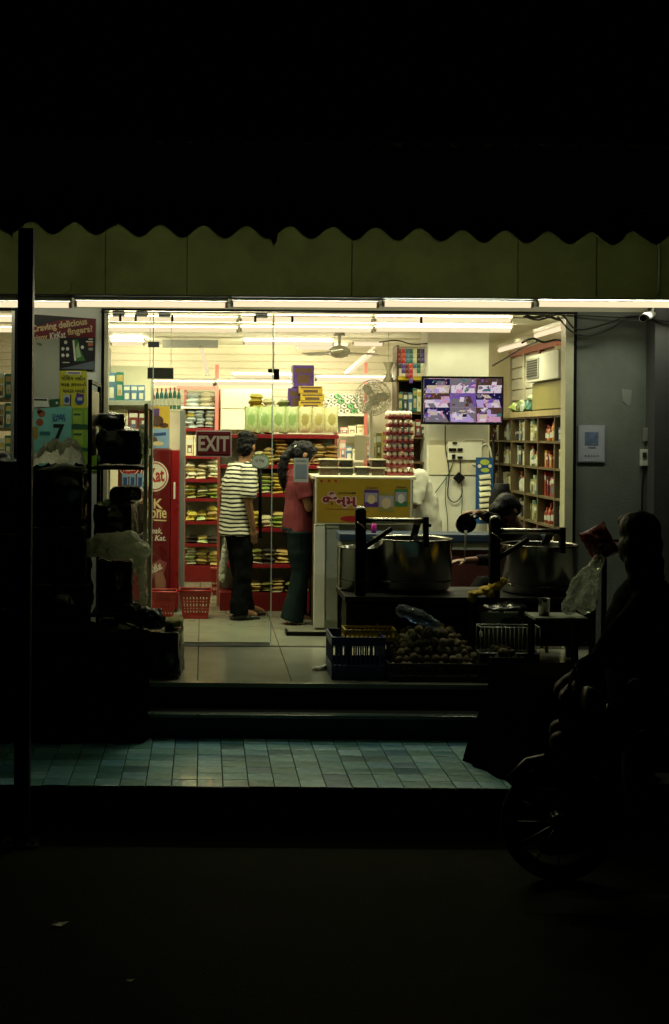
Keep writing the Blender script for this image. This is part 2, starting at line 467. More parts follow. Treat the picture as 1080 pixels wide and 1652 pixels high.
# ------------------------------------------------------------------ awning and its post
aw = thing('corrugated_awning', 'dark wavy corrugated sheet awning with a torn scalloped front edge', 'awning', P(540, 380, 6.8))
PITCH = .2285
SL = math.tan(math.radians(21))
def aw_z(x): return P(540, 378, 6.8).z - .0075 * (x - .7)
ph0 = P(120, 357, 6.8).x
def sheet(xa, xb, back, off):
    b = MB(); nx = int((xb - xa) / PITCH * 14); vs = []; fs = []
    yr = [6.8 + rnd.uniform(-.01, .015), 8.5, back]
    for y in yr:
        for i in range(nx + 1):
            x = xa + (xb - xa) * i / nx
            zz = aw_z(x) + (y - 6.8) * SL + .034 * math.cos(2 * math.pi * (x - ph0) / PITCH) + off
            vs.append((x, y, zz))
    n1 = nx + 1
    for t_ in (.0, .009):
        b.add([(v[0], v[1], v[2] + t_) for v in vs], [((j * n1 + i), (j * n1 + i + 1), ((j + 1) * n1 + i + 1), ((j + 1) * n1 + i)) for j in range(2) for i in range(nx)], 0, True)
    o = len(vs)
    for i in range(nx):
        b.f.append([i, o + i, o + i + 1, i + 1]); b.m.append(0); b.sm.append(False)
    return b.build('sheet', m_corr, aw)
xs_ = P(185, 360, 6.8).x
for k in range(-4, 6):
    sheet(xs_ + k * PITCH * 3.9 * 1.0 - .03, xs_ + (k + 1) * PITCH * 3.9 + .03, 9.92, .006 * (k % 2))
for (px, py, w, h) in ((441, 376, 16, 20), (186, 357, 6, 10), (650, 376, 14, 10), (293, 372, 8, 6), (18, 372, 9, 12), (4, 362, 8, 14)):
    c = P(px, py, 6.8); k = 6.8 / F
    MB().add([(c.x - w * k / 2, 6.797, c.z + .03), (c.x + w * k / 2, 6.797, c.z + .03), (c.x + w * k * .4, 6.80, c.z - h * k * .6), (c.x + w * k * .1, 6.80, c.z - h * k), (c.x - w * k * .35, 6.80, c.z - h * k * .5)], [(0, 1, 2, 3, 4)]).build('torn_flap', m_corr, aw)
for y in (7.75, 8.7, 9.7):
    MB().lo_hi((-3.3, y - .03, aw_z(0) + (y - 6.8) * SL - .11), (4.0, y + .03, aw_z(0) + (y - 6.8) * SL - .05)).build('purlin', m_black, aw)
xp = GX(40, 7.15, 1.5)
pl = thing('awning_post', 'thick black post holding up the awning beside the posters', 'post', (xp, 7.15, Z_ST))
MB().lo_hi((xp - .042, 7.11, Z_ST), (xp + .042, 7.19, aw_z(xp) + .06)).build('shaft', m_black, pl, .006)
MB().box((xp, 7.15, Z_ST + .008), (.2, .2, .016)).build('base_plate', m_black, pl, .003)
for s_ in (-.07, .07):
    MB().lathe([(0, .018), (.012, .018), (.012, 0)], (xp + s_, 7.09, Z_ST + .016), 8).build('bolt', m_black, pl)

# ------------------------------------------------------------------ tube lights
def tube_light(p0, p1, label, group=None, power=0.0, spread=150, r=.021, col=LAMP, extra=(), up=True, batten=True, aim=(0, 0, -1), upw=0.0):
    p0, p1 = Vector(p0), Vector(p1)
    t = thing('tube_light', label, 'tube light', (p0 + p1) / 2, group)
    MB().tube([p0, p1], r, 12).build('tube', m_tube, t)
    dr_ = (p1 - p0).normalized(); ln = (p1 - p0).length
    for e, s_ in ((p0, -1), (p1, 1)):
        MB().tube([e - dr_ * .008 * s_, e + dr_ * .014 * s_], r * 1.06, 12).build('end_cap', m_alu, t)
    if batten:
        q = dr_.to_track_quat('X', 'Z').to_matrix()
        MB().box((p0 + p1) / 2 + Vector((0, .0, r + .022)), (ln + .03, .045, .034), rot=q).build('batten', m_batten, t, .003)
    for power, aim, spread in ((power, aim, spread), (upw, (0, -.45, .9), 180)) + tuple(extra):
        if not power: continue
        ld = bpy.data.lights.new('tube_lamp', 'AREA'); ld.shape = 'RECTANGLE'; ld.size = ln; ld.size_y = .04
        ld.energy = power; ld.spread = math.radians(spread); ld.color = LAMP_DOWN if (col is LAMP and aim[2] < -.5) else col
        lo = bpy.data.objects.new('tube_lamp', ld); COL.objects.link(lo)
        c = (p0 + p1) / 2 + Vector(aim) * (r + .006)
        zax = -Vector(aim).normalized(); xax = (dr_ - zax * dr_.dot(zax)).normalized(); yax = zax.cross(xax)
        lo.matrix_world = Matrix.Translation(c) @ Matrix((xax, yax, zax)).transposed().to_4x4()
        lo.parent = t; lo.matrix_parent_inverse = Matrix.Translation(-t.location)
    return t
OUT_W, IN_W = 3.6, 13.5
edges = [-128, 118, 370, 614, 863, 1110]
names = ['far left, half hidden by the black post', 'above the left posters and first glass pane', 'above the EXIT sign', 'above the egg trays', 'above the grey wall with cables']
for (a, b_), nm in zip(zip(edges, edges[1:]), names):
    pa, pb = P(a + 5, 491, 9.985), P(b_ - 5, 491, 9.985); pa.z = pb.z = (pa.z + pb.z) / 2
    tube_light(pa, pb, 'outer shopfront tube light ' + nm, 'tube lights along the shopfront', OUT_W * {-128: .3, 118: .7}.get(a, 1.1), 112, r=.022, col=LAMP_OUT, aim=(0, .14, -.99), extra=((3.2, (0, -.9, .42), 75), (.5, (0, .85, .1), 170)))
for i, (a, b_) in enumerate(((-150, 90), (172, 383), (389, 600), (606, 825))):
    for d, y, w, nm in ((11.3, 515, 'first', 0), (12.35, 532, 'second', 1)):
        pa, pb = P(a, y, d), P(b_, y, d); z = min(ZCEIL - .06, (pa.z + pb.z) / 2); pa.z = pb.z = z
        tube_light(pa, pb, 'ceiling tube light in the %s row inside, %s' % (w, ['seen through the left window', 'nearest the left jamb', 'over the glass door', 'over the counter'][i]), 'ceiling tube lights inside', IN_W * (2.0 - 1.5 * nm) * (1 if i else .12), upw=15.0 if i else 6.0)
for a, b_, y, d, nm, pw in ((180, 232, 554, 14.3, 'short tube light at the back left ceiling', 6), (394, 537, 552, 14.4, 'back ceiling tube light behind the hanging fan', 12), (570, 618, 551, 14.4, 'short back ceiling tube light above the slanted tube', 0),
                        (480, 560, 561, 14.9, 'back wall tube light just left of the hanging fan', 0),
                        (205, 345, 619, 14.1, 'low tube light over the pale bundles', 8), (349, 474, 619, 14.1, 'low tube light over the cream cupboard', 8), (510, 640, 612, 14.1, 'low tube light behind the wall fan', 8), (376, 470, 609, 14.6, 'upper low tube light left of the purple cartons', 0)):
    pa, pb = P(a, y, d), P(b_, y, d); pa.z = pb.z = min(ZCEIL - .06, (pa.z + pb.z) / 2)
    tube_light(pa, pb, nm, 'ceiling tube lights inside', pw, upw=11 if pw else 0, extra=((9.5, (0, .95, -.1), 170),) if pw else ())
tube_light(P(558, 607, 14.6), P(604, 566, 14.6), 'slanted tube light on the back wall behind the fan', None, 0)
tube_light(P(325, 562, 14.6), P(335, 604, 14.6), 'upright leaning tube light on the back wall', None, 0, batten=False)
tube_light((3.03, 10.85, 2.64), (3.03, 11.75, 2.64), 'tube light running along the right wall near the jamb', None, 4)
tube_light((3.03, 12.0, 2.60), (3.03, 13.2, 2.60), 'tube light running along the right wall above green packets', None, 5)

# ------------------------------------------------------------------ goods: shared small meshes
def pillow_mesh(nu=7, nv=6, puff=1.0, crumple=.0, seed=0):
    vs, fs = [], []
    for s_ in (1, -1):
        for j in range(nv + 1):
            for i in range(nu + 1):
                u, v = 2 * i / nu - 1, 2 * j / nv - 1
                hgt = (1 - abs(u) ** 4) * (1 - abs(v) ** 4)
                k = 1 - .07 * (1 - abs(v) ** 2) * 0 - .05 * hgt * 0
                n_ = noise.noise(Vector((u * 2 + seed * 7, v * 2, s_ * 3))) * crumple
                vs.append((u * .5 * (1 - .05 * (1 - v * v)), v * .5 * (1 - .05 * (1 - u * u)), s_ * .5 * puff * hgt ** .6 * (1 + n_) + (.015 * n_)))
    n1 = nu + 1; o = n1 * (nv + 1)
    for j in range(nv):
        for i in range(nu):
            a = j * n1 + i
            fs.append((a, a + 1, a + n1 + 1, a + n1)); fs.append((o + a, o + a + n1, o + a + n1 + 1, o + a + 1))
    return MB().add(vs, fs, 0, True)
_pm = {}
def pouch(mat, var):
    k = (mat.name, var)
    if k not in _pm:
        me = pillow_mesh(6, 5, 1, .55, var).mesh('pouch'); me.materials.append(mat); _pm[k] = me
    return _pm[k]
def unit_box(mat):
    k = ('box', mat.name)
    if k not in _pm:
        b = MB(); me = b.box((0, 0, 0), (1, 1, 1)).mesh('carton', .025)
        bm = bmesh.new(); bm.from_mesh(me); r_ = random.Random(mat.name)
        for (x0, x1, z0, z1, mi, dy, ax) in ((-.42, .42, .12, .34, 1, .004, 0), (-.3, .3, -.36, .02, 2, .004, 0), (-.18, .2, -.26, -.06, 1, .008, 0), (-.42, .42, .12, .34, 1, .004, 1), (-.3, .3, -.36, .02, 2, .004, 1)):
            o_ = r_.uniform(-.06, .06)
            q = [bm.verts.new((x, -.5 - dy, z + o_) if ax == 0 else (-.5 - dy, -x, z + o_)) for x, z in ((x0, z0), (x1, z0), (x1, z1), (x0, z1))]
            bm.faces.new(q).material_index = mi
        bm.to_mesh(me); bm.free()
        me.materials.append(mat); me.materials.append(g_print[1] if mat.name in ('purple_carton', 'yellow_carton') else m_paper if r_.random() < .6 else g_print[0]); me.materials.append(g_print[1] if mat.name in ('purple_carton', 'yellow_carton') else g_print[r_.randint(0, 3)]); _pm[k] = me
    return _pm[k]
def bottle_mesh(mat):
    k = ('bot', mat.name)
    if k not in _pm:
        b = MB().lathe([(0, 0), (.46, 0), (.5, .04), (.5, .62), (.42, .74), (.2, .82), (.17, .86)], (0, 0, 0), 10)
        b.lathe([(.22, .86), (.22, .99), (0, 1.0)], (0, 0, 0), 10, mi=1)
        b.lathe([(.505, .18), (.505, .5)], (0, 0, 0), 10, mi=2)
        me = b.mesh('bottle'); me.materials.append(mat); me.materials.append(m_capc); me.materials.append(m_paper); _pm[k] = me
    return _pm[k]
g_print = [M('print_a', (.45, .36, .12), .5, rand=.3), M('print_b', (.12, .06, .04), .5, rand=.3), M('print_c', (.10, .16, .22), .5, rand=.3), M('print_d', (.55, .52, .42), .5, rand=.3)]
m_capc = M('bottle_cap', (.5, .05, .04), .4)
def goods(name, rgb, rough=.35, rand=.2, **k):
    return M(name, rgb, rough, rand=rand, var=.25, scale=k.pop('scale', 9), bump=.15, bscale=20, **k)
g_yel = goods('yellow_pouch', (.58, .46, .09)); g_brown = goods('brown_pouch', (.34, .21, .07)); g_tan = goods('tan_pouch', (.55, .42, .16)); g_green = goods('green_pouch', (.26, .36, .08))
g_white = goods('white_pouch', (.68, .66, .48)); g_dark = goods('dark_pouch', (.05, .045, .04)); g_lime = goods('pale_green_pouch', (.50, .60, .30)); g_blue = goods('blue_pack', (.08, .17, .28))
g_teal = goods('teal_pack', (.03, .16, .13)); g_maroon = goods('maroon_pack', (.20, .03, .03)); g_orange = goods('orange_pack', (.55, .22, .03)); g_red = goods('red_pack', (.45, .04, .03)); g_purple = goods('purple_carton', (.10, .06, .32))
g_pale = goods('pale_blue_bundle', (.52, .60, .58)); g_ycart = goods('yellow_carton', (.62, .40, .04)); g_cream = goods('cream_pack', (.66, .60, .38)); g_pinkp = goods('pink_pack', (.6, .3, .26)); g_olive = goods('olive_pack', (.22, .22, .06))

ORD = ['first', 'second', 'third', 'fourth', 'fifth', 'sixth', 'seventh', 'eighth', 'ninth', 'tenth', 'eleventh', 'twelfth']
def emblem(mat, col):
    nt = mat.node_tree; N, L = nt.nodes, nt.links; b = N['Principled BSDF']; old = b.inputs['Base Color'].links[0].from_socket
    tc = N.new('ShaderNodeTexCoord'); mp = N.new('ShaderNodeMapping'); mp.inputs['Scale'].default_value = (3.1, 3.6, 0); L.new(tc.outputs['Object'], mp.inputs[0])
    ln = N.new('ShaderNodeVectorMath'); ln.operation = 'LENGTH'; L.new(mp.outputs[0], ln.inputs[0])
    wv = N.new('ShaderNodeTexNoise'); wv.inputs['Scale'].default_value = 14; L.new(tc.outputs['Object'], wv.inputs['Vector'])
    ad = N.new('ShaderNodeMath'); ad.operation = 'MULTIPLY_ADD'; ad.inputs[1].default_value = .7; L.new(wv.outputs['Fac'], ad.inputs[0]); L.new(ln.outputs['Value'], ad.inputs[2])
    lt = N.new('ShaderNodeMath'); lt.operation = 'LESS_THAN'; lt.inputs[1].default_value = 1.2; L.new(ad.outputs[0], lt.inputs[0])
    mx = N.new('ShaderNodeMix'); mx.data_type = 'RGBA'; mx.inputs['B'].default_value = (*col, 1); L.new(lt.outputs[0], mx.inputs['Factor']); L.new(old, mx.inputs['A']); L.new(mx.outputs['Result'], b.inputs['Base Color'])
    return mat
def put(name, me, c, size, label, cat, group, rz=0, rot=None):
    o = ob(name, me, None, None, loc=c, rot=rot or (0, 0, rz), scale=size)
    return tag(o, label, cat, group)
def stacks(label, group, mats, xa, xb, yb, d, ns, nh, hpx, dep=.2, cat='packet', name='flat_packet', jit=.012, ragged=0):
    """stacks of flat filled packets lying on a board; yb is the board's top edge in the picture"""
    w = (xb - xa) / ns / S(d); h = hpx / nh / S(d)
    for i in range(ns):
        top = nh - (rnd.randint(0, ragged) if ragged else 0)
        for j in range(top):
            mt = mats[i % len(mats)] if rnd.random() < .8 else rnd.choice([g_cream, g_white, g_yel, g_tan, g_lime])
            c = P(xa + (xb - xa) * (i + .5) / ns, yb, d)
            put(name, pouch(mt, rnd.randint(0, 3)), (c.x + rnd.uniform(-jit, jit), d + dep / 2 + rnd.uniform(0, .03), c.z + h * (j + .5)), (w * rnd.uniform(.9, 1.14), dep * rnd.uniform(.9, 1.1), h * rnd.uniform(1.05, 1.4)), '%s, %s up in %s stack' % (label, ORD[j], ORD[i]), cat, group, rot=(rnd.uniform(-.10, .10), rnd.uniform(-.12, .12), rnd.uniform(-.3, .3)))
def row_boxes(label, group, mats, xa, xb, yb, d, n, hpx, dep=.12, cat='carton', name='carton', gap=.06, hv=.0):
    w = (xb - xa) / n / S(d)
    for i in range(n):
        h = hpx / S(d) * (1 - rnd.uniform(0, hv))
        c = P(xa + (xb - xa) * (i + .5) / n, yb, d)
        put(name, unit_box(mats[i % len(mats)]), (c.x, d + dep / 2, c.z + h / 2), (w * (1 - gap), dep, h), '%s, %s from its left end' % (label, ORD[i]), cat, group, rz=rnd.uniform(-.06, .06))
def row_bottles(label, group, mats, xa, xb, yb, d, n, hpx, cat='bottle', name='bottle'):
    w = (xb - xa) / n / S(d)
    for i in range(n):
        c = P(xa + (xb - xa) * (i + .5) / n, yb, d)
        put(name, bottle_mesh(mats[i % len(mats)]), (c.x, d + .06 + rnd.uniform(0, .02), c.z), (w * .92, w * .92, hpx / S(d) * rnd.uniform(.93, 1)), '%s, %s from its left end' % (label, ORD[i]), cat, group, rz=rnd.uniform(0, 3))
def row_standing(label, group, mats, xa, xb, yb, d, n, hpx, dep=.08, cat='bag', name='standing_bag'):
    w = (xb - xa) / n / S(d); h = hpx / S(d)
    for i in range(n):
        c = P(xa + (xb - xa) * (i + .5) / n, yb, d)
        put(name, pouch(mats[i % len(mats)], i % 4), (c.x, d + dep / 2, c.z + h / 2), (w * 1.05, h, dep), '%s, %s from the left' % (label, ORD[i]), cat, group, rot=(math.radians(90 + rnd.uniform(-4, 4)), 0, rnd.uniform(-.05, .05)))

# ------------------------------------------------------------------ red gondola behind the two shoppers
def gondola(label, xa, xb, d, dep, strips, ytop, ybase, name='gondola_shelf', back=None, strip_h=5):
    t = thing(name, label, 'shelf rack', (GX((xa + xb) / 2, d), d + dep / 2, 0))
    X0, X1 = P(xa, 800, d).x, P(xb, 800, d).x
    zt = P((xa + xb) / 2, ytop, d).z
    MB().lo_hi((X0, d + dep, 0), (X1, d + dep + .02, zt)).build('back_panel', back or m_grpanel, t)
    for x in (X0 - .012, X1 + .012):
        MB().lo_hi((x - .015, d + dep - .05, 0), (x + .015, d + dep + .03, zt + .02)).build('upright', m_pink, t, .002)
    for y in strips:
        z = P((xa + xb) / 2, y, d).z
        s_ = MB().lo_hi((X0, d, z - .004), (X1, d + dep, z)).build('shelf', m_red, t)
        MB().lo_hi((X0, d - .012, z - strip_h / S(d)), (X1, d - .001, z + .006)).build('price_strip', m_red, s_, .002)
    zb = P((xa + xb) / 2, ybase, d).z
    MB().lo_hi((X0, d + .01, 0), (X1, d + dep, zb)).build('plinth', m_red, t, .004)
    return t
m_grpanel = M('grey_green_panel', (.26, .29, .22), .6, var=.1)
G1 = 'packets on the red rack behind the shoppers'
gondola('long red rack of packets standing behind the two shoppers', 356, 546, 12.45, .42, [702, 751, 797, 853, 911], 700, 957)
stacks('brown flat packet on the top red shelf', G1, [g_brown, g_tan, g_brown, g_tan, g_brown], 444, 546, 751, 12.47, 5, 7, 44, ragged=2)
stacks('tan flat packet by the payment sign', G1, [g_tan, g_cream], 398, 444, 751, 12.47, 3, 5, 28, ragged=1)
stacks('yellow flat packet on the second red shelf', G1, [g_yel, g_green, g_yel, g_yel], 398, 540, 797, 12.47, 7, 7, 40, ragged=1)
stacks('crumpled pale packet on the third red shelf', G1, [g_yel, g_cream, g_green, g_cream], 400, 540, 853, 12.47, 7, 4, 26, ragged=1)
stacks('olive flat packet on the fourth red shelf', G1, [g_olive, g_dark, g_tan], 400, 540, 911, 12.47, 6, 5, 30, ragged=2)
stacks('tan flat packet on the lowest red shelf', G1, [g_tan, g_olive], 402, 540, 957, 12.47, 7, 4, 22, ragged=1)
stacks('pale packet behind the striped shirt', G1, [g_cream, g_white], 358, 398, 797, 12.47, 2, 4, 26)
# top of the rack
G2 = 'things on top of the red rack'
row_standing('pale green standing rice bag on top of the red rack', G2, [emblem(g_lime, (.30, .46, .16))], 395, 482, 698, 12.5, 4, 43)
row_standing('yellowish standing rice bag on top of the red rack', G2, [emblem(goods('rice_cream', (.64, .60, .34)), (.46, .40, .14))], 482, 546, 698, 12.5, 3, 43)
for j, (y0, y1) in enumerate(((698, 685), (685, 672), (672, 659), (658.5, 647), (646.5, 635), (634.5, 623))):
    c = P(503, (y0 + y1) / 2, 12.68); put('carton', unit_box(g_ycart), (c.x + .008 * (-1) ** j, 12.72, c.z), (.235, .15, (y0 - y1) / S(12.68)), 'yellow carton, %s up in the stack behind the pale bags' % ORD[j], 'carton', 'yellow cartons behind the bags', rz=rnd.uniform(-.05, .05))
for j, (y0, y1, x) in enumerate(((698, 662, 480), (661.5, 626, 482), (625.5, 589, 489))):
    c = P(x, (y0 + y1) / 2, 12.82)
    t = put('carton', unit_box(g_purple), (c.x, 12.87, c.z), (.21, .14, (y0 - y1) / S(12.82)), 'purple carton in the tall stack, ' + ['bottom', 'middle', 'topmost'][j], 'carton', 'purple cartons on the rack', rz=rnd.uniform(-.08, .08))
stacks('yellow packet heaped behind the pale green bags', G2, [g_yel, g_cream], 403, 446, 698, 12.72, 2, 8, 62, ragged=1)
stacks('small pale packet beside the purple cartons', G2, [g_lime, g_cream], 448, 470, 698, 12.75, 1, 7, 52)
# far rack beside the cooler
gondola('narrow red rack at the back left, seen beside the EXIT sign', 299, 352, 14.85, .4, [692, 736, 774, 805, 842, 878], 630, 913, strip_h=4)
G3 = 'packets on the narrow back rack'
stacks('white flat packet below the EXIT sign', G3, [g_white, g_cream, g_white], 300, 352, 774, 14.87, 3, 5, 32, ragged=1)
stacks('green packet on the third shelf of back rack', G3, [g_yel, g_olive, g_green], 300, 352, 805, 14.87, 3, 4, 22, ragged=1)
stacks('yellow packet on the fourth shelf of back rack', G3, [g_yel], 300, 352, 842, 14.87, 3, 3, 24, ragged=1)
stacks('dark packet on the fifth shelf of back rack', G3, [g_dark], 300, 352, 878, 14.87, 3, 2, 12)
stacks('pale packet on the lowest shelf of back rack', G3, [g_white, g_tan, g_tan], 300, 352, 913, 14.87, 3, 6, 32, ragged=2)
row_boxes('cream carton beside the EXIT sign', G3, [g_cream, g_white], 300, 352, 736, 14.9, 4, 34)
stacks('pale blue bundle on the narrow back rack', G3, [g_pale], 300, 346, 692, 14.87, 3, 5, 30, cat='bundle', name='wrapped_bundle')
stacks('pale bundle on the highest board at the back left', G3, [g_pale, g_white], 300, 346, 656, 14.87, 2, 3, 22, cat='bundle', name='wrapped_bundle')
t = thing('wall_board_shelf', 'thin pink-edged board over the narrow back rack', 'shelf', P(316, 657, 14.85))
MB().bp(285, 656, 352, 659, 14.84, .4).build('board', m_white, t); MB().bp(285, 623, 352, 628, 14.82, .03).build('edge_strip', m_pink, t)
MB().bp(347, 588, 353, 700, 14.8, .03).build('upright', m_pink, t)
# cream cupboard on the back wall
t = thing('cream_cupboard', 'cream wall cupboard with two doors behind the striped shirt', 'cupboard', P(398, 690, 14.8))
MB().bp(356, 627, 440, 694, 14.82, .35).build('carcass', m_cream, t, .004)
for (y0, y1) in ((628, 659), (661, 693)):
    dd = MB().bp(358, y0, 438, y1, 14.80, .018).build('door', m_cream, t, .003)
    MB().bp(430, (y0 + y1) / 2 - 3, 432, (y0 + y1) / 2 + 3, 14.785, .012).build('handle', m_alu, dd)
stacks('yellow packet piled in front of the cream cupboard', G2, [g_yel, g_cream], 405, 440, 657, 13.2, 2, 3, 18) if False else None
# back shelf to the right of the cartons
t = thing('back_shelf', 'pale back wall shelf with a pink upright behind the egg trays', 'shelf', P(570, 700, 14.8))
for y in (667, 700, 742):
    MB().bp(525, y, 598, y + 4, 14.8, .4).build('board', m_cream, t, .002)
MB().bp(588, 585, 593, 760, 14.78, .03).build('upright', m_pink, t)
MB().bp(545, 670, 588, 697, 15.18, .015).build('back_panel', m_grpanel, t)
G4 = 'green tissue rolls on the back shelf'
g_roll = goods('roll_white', (.62, .68, .58)); g_rollg = goods('roll_green', (.10, .35, .14))
rm = MB().lathe([(.2, -.5), (.45, -.5), (.5, -.45), (.5, .45), (.45, .5), (.2, .5), (.2, -.5)], (0, 0, 0), 12, rot=Matrix.Rotation(math.pi / 2, 3, 'X')).mesh('roll'); rm.materials.append(g_roll)
rm2 = rm.copy(); rm2.materials.clear(); rm2.materials.append(g_rollg)
for j in range(4):
    for i in range(6 - (j % 2)):
        c = P(530 + i * 10.5 + (j % 2) * 5, 663 - j * 8, 14.9)
        put('tissue_roll', rm2 if (i + j) % 4 == 0 else rm, (c.x, 14.98, c.z), (.072, .12, .06), 'wrapped roll in the back shelf heap, %s layer up, %s along' % (ORD[j], ORD[i]), 'roll', G4)
row_boxes('small carton on the back shelf beside the egg trays', 'cartons on the back shelf', [g_pinkp, g_blue, g_white, g_cream], 548, 600, 742, 14.85, 5, 34, hv=.5)
row_boxes('tiny pale carton under the tissue rolls', 'cartons on the back shelf', [g_pinkp, g_cream, g_white], 550, 588, 700, 14.85, 3, 20, hv=.5)
c = P(577, 718, 13.6)
tag(MB().bp(573, 702, 592, 742, 13.9, .02).build('notice_board', m_cream, None, .003), 'blank cream card standing behind the food boxes', 'card')

# ------------------------------------------------------------------ left: shelf behind the glass, cooler
t = thing('grey_shelf_unit', 'grey shelf unit with blue packs behind the left glass pane', 'shelf rack', (GX(205, 11.6), 11.8, 0))
for y in (646, 692, 740):
    MB().bp(172, y, 246, y + 8, 11.6, .3).build('board', M('grey_laminate', (.30, .31, .27), .4), t, .003)
MB().bp(242, 590, 246, 990, 11.58, .04).build('upright', m_alu, t, .002)
MB().bp(150, 560, 174, 990, 11.62, .3).build('side_panel', M('grey_laminate', (.3, .3, .3)), t)
MB().bp(165, 590, 246, 746, 11.93, .015).build('back_panel', m_cream, t)
G5 = 'packs on the grey shelf unit'
row_boxes('tall blue carton standing on the top grey shelf', G5, [g_blue, g_teal], 173, 199, 646, 11.63, 2, 46, hv=.25)
row_boxes('short blue carton beside the tall blue cartons', G5, [g_blue], 199, 234, 646, 11.63, 3, 25)
row_boxes('dark reddish pack on the second grey shelf', G5, [g_cream, g_white, g_maroon, g_maroon], 174, 240, 692, 11.63, 4, 32, hv=.1)
row_boxes('dim carton on the third grey shelf', G5, [g_olive, g_dark, g_blue], 174, 240, 740, 11.63, 4, 30, hv=.3)
# green bottles on top of the cooler
CD = 12.3
m_cool = M('cooler_red', (.12, .005, .008), .3, var=.06, scale=3, dirt=.15, dirtcol=(.15, .005, .005), coat=.3)
cb = thing('drinks_cooler', 'tall red printed display cooler behind the left glass pane', 'cooler', (GX(240, CD), CD + .25, 0))
zc = P(240, 724, CD).z
MB().lo_hi((P(190, 800, CD).x, CD, .03), (P(275, 800, CD).x, CD + .5, zc)).build('cabinet', m_cool, cb, .012)
MB().lo_hi((P(275.5, 800, CD).x, CD + .02, .03), (P(289, 800, CD).x, CD + .5, zc - .01)).build('door_edge', M('cooler_bright_red', (.24, .008, .012), .3), cb, .008)
MB().bp(280, 778, 283, 805, CD + .005, .012).build('handle', m_white, cb, .002)
MB().lo_hi((P(192, 800, CD).x, CD + .03, 0), (P(287, 800, CD).x, CD + .45, .03)).build('kick_plate', m_dark, cb)
hd = MB().bp(236, 655, 274, 724, CD + .02, .03).build('header_card', M('header_yellow', (.60, .40, .05), .5), cb, .004)
d0 = CD + .016
m_pr_purple = M('print_purple', (.09, .03, .22), .5); m_pr_blue = M('print_light_blue', (.22, .36, .60), .5); m_pr_choc = M('print_chocolate', (.07, .025, .015), .5); m_pr_white = M('print_white', (.75, .72, .62), .5)
m_pr_dblue = M('print_dark_blue', (.02, .06, .22), .5); m_pr_red = M('print_red', (.40, .01, .015), .5); m_pr_black = M('print_black', (.012, .012, .014), .5); m_pr_gold = M('print_gold', (.72, .55, .30), .5)
for a_ in ((241, 659, 257, 672, m_pr_purple), (237, 691, 273, 723, m_pr_blue)):
    patch(*a_[:4], d0, a_[4], hd)
patch(243, 670, 264, 688, d0 - .002, m_pr_choc, hd, round_=True); patch(258, 682, 272, 690, d0 - .002, m_pr_choc, hd, round_=True)
patch(247, 698, 268, 703, d0 - .002, m_pr_dblue, hd, tilt=.1); patch(240, 704, 254, 716, d0 - .002, m_pr_choc, hd, round_=True); patch(246, 712, 264, 719, d0 - .003, m_pr_gold, hd, round_=True)
d1 = CD - .0025
patch(226, 744, 272, 793, d1, m_pr_white, cb, round_=True, n=32); patch(228, 746, 270, 791, d1 - .0015, m_pr_red, cb, round_=True, n=32); patch(229.5, 748, 268.5, 789, d1 - .003, m_pr_white, cb, round_=True, n=32)
letter('Kat', 240, 755, 265, 778, d1 - .0045, m_pr_red, cb, tilt=.12)
patch(193, 744, 224, 768, d1, m_pr_white, cb, round_=True); patch(194.5, 746, 222.5, 766, d1 - .0015, m_pr_red, cb, round_=True); letter('nest', 199, 751, 218, 760, d1 - .003, m_pr_white, cb, tilt=.1)
for k in range(3):
    patch(197 + k * 12, 764, 207 + k * 12, 789, d1 - .004, m_pr_blue, cb); patch(199 + k * 12, 770, 205 + k * 12, 784, d1 - .005, m_pr_dblue, cb)
letter('K', 194, 804, 263, 820, d1, m_pr_gold, cb); letter('zone', 235, 823, 269, 836, d1, m_pr_gold, cb)
poly([(247, 838), (269, 839), (268, 841), (249, 840)], d1, m_pr_gold, cb); poly([(252, 821), (262, 823), (261, 825), (252, 823)], d1, m_pr_gold, cb)
letter('reak', 200, 851, 262, 862, d1, m_pr_white, cb); letter('tKat', 200, 863, 268, 872, d1, m_pr_white, cb)
poly([(238, 914), (258, 902), (270, 908), (262, 930), (246, 934)], d1, M('print_dull_red', (.26, .06, .06), .5), cb); letter('smallkk', 243, 910, 261, 922, d1 - .0015, m_pr_white, cb, tilt=.5)
poly([(250, 925), (262, 922), (268, 938), (266, 962), (252, 962)], d1 - .001, M('print_skin', (.30, .13, .09), .5), cb)
row_bottles('dark green bottle on top of the red cooler', 'bottles on the cooler', [g_teal], 238, 272, 724, CD + .1, 4, 30) if False else None
# bottle rack above the cooler
t = thing('bottle_board', 'narrow board holding dark green bottles above the cooler', 'shelf', P(262, 662, 12.7))
MB().bp(234, 660, 294, 664, 12.7, .25).build('board', m_cream, t, .002)
for x in (236, 292):
    MB().bp(x - 1.5, 660, x + 1.5, 985, 12.9, .03).build('leg', m_alu, t)
row_bottles('dark green bottle in the row above the cooler', 'green bottles above the cooler', [g_teal], 250, 292, 660, 12.74, 6, 36)
row_bottles('reddish bottle in the row above the cooler', 'red bottles above the cooler', [g_maroon], 236, 250, 660, 12.74, 2, 34)
# grey post by the entrance aisle
tag(MB().bp(289.5, 662, 298, 982, 12.55, .06).build('aisle_post', M('grey_post_paint', (.20, .22, .22), .35, var=.1), None, .006), 'slim grey metal post right of the red cooler', 'post')

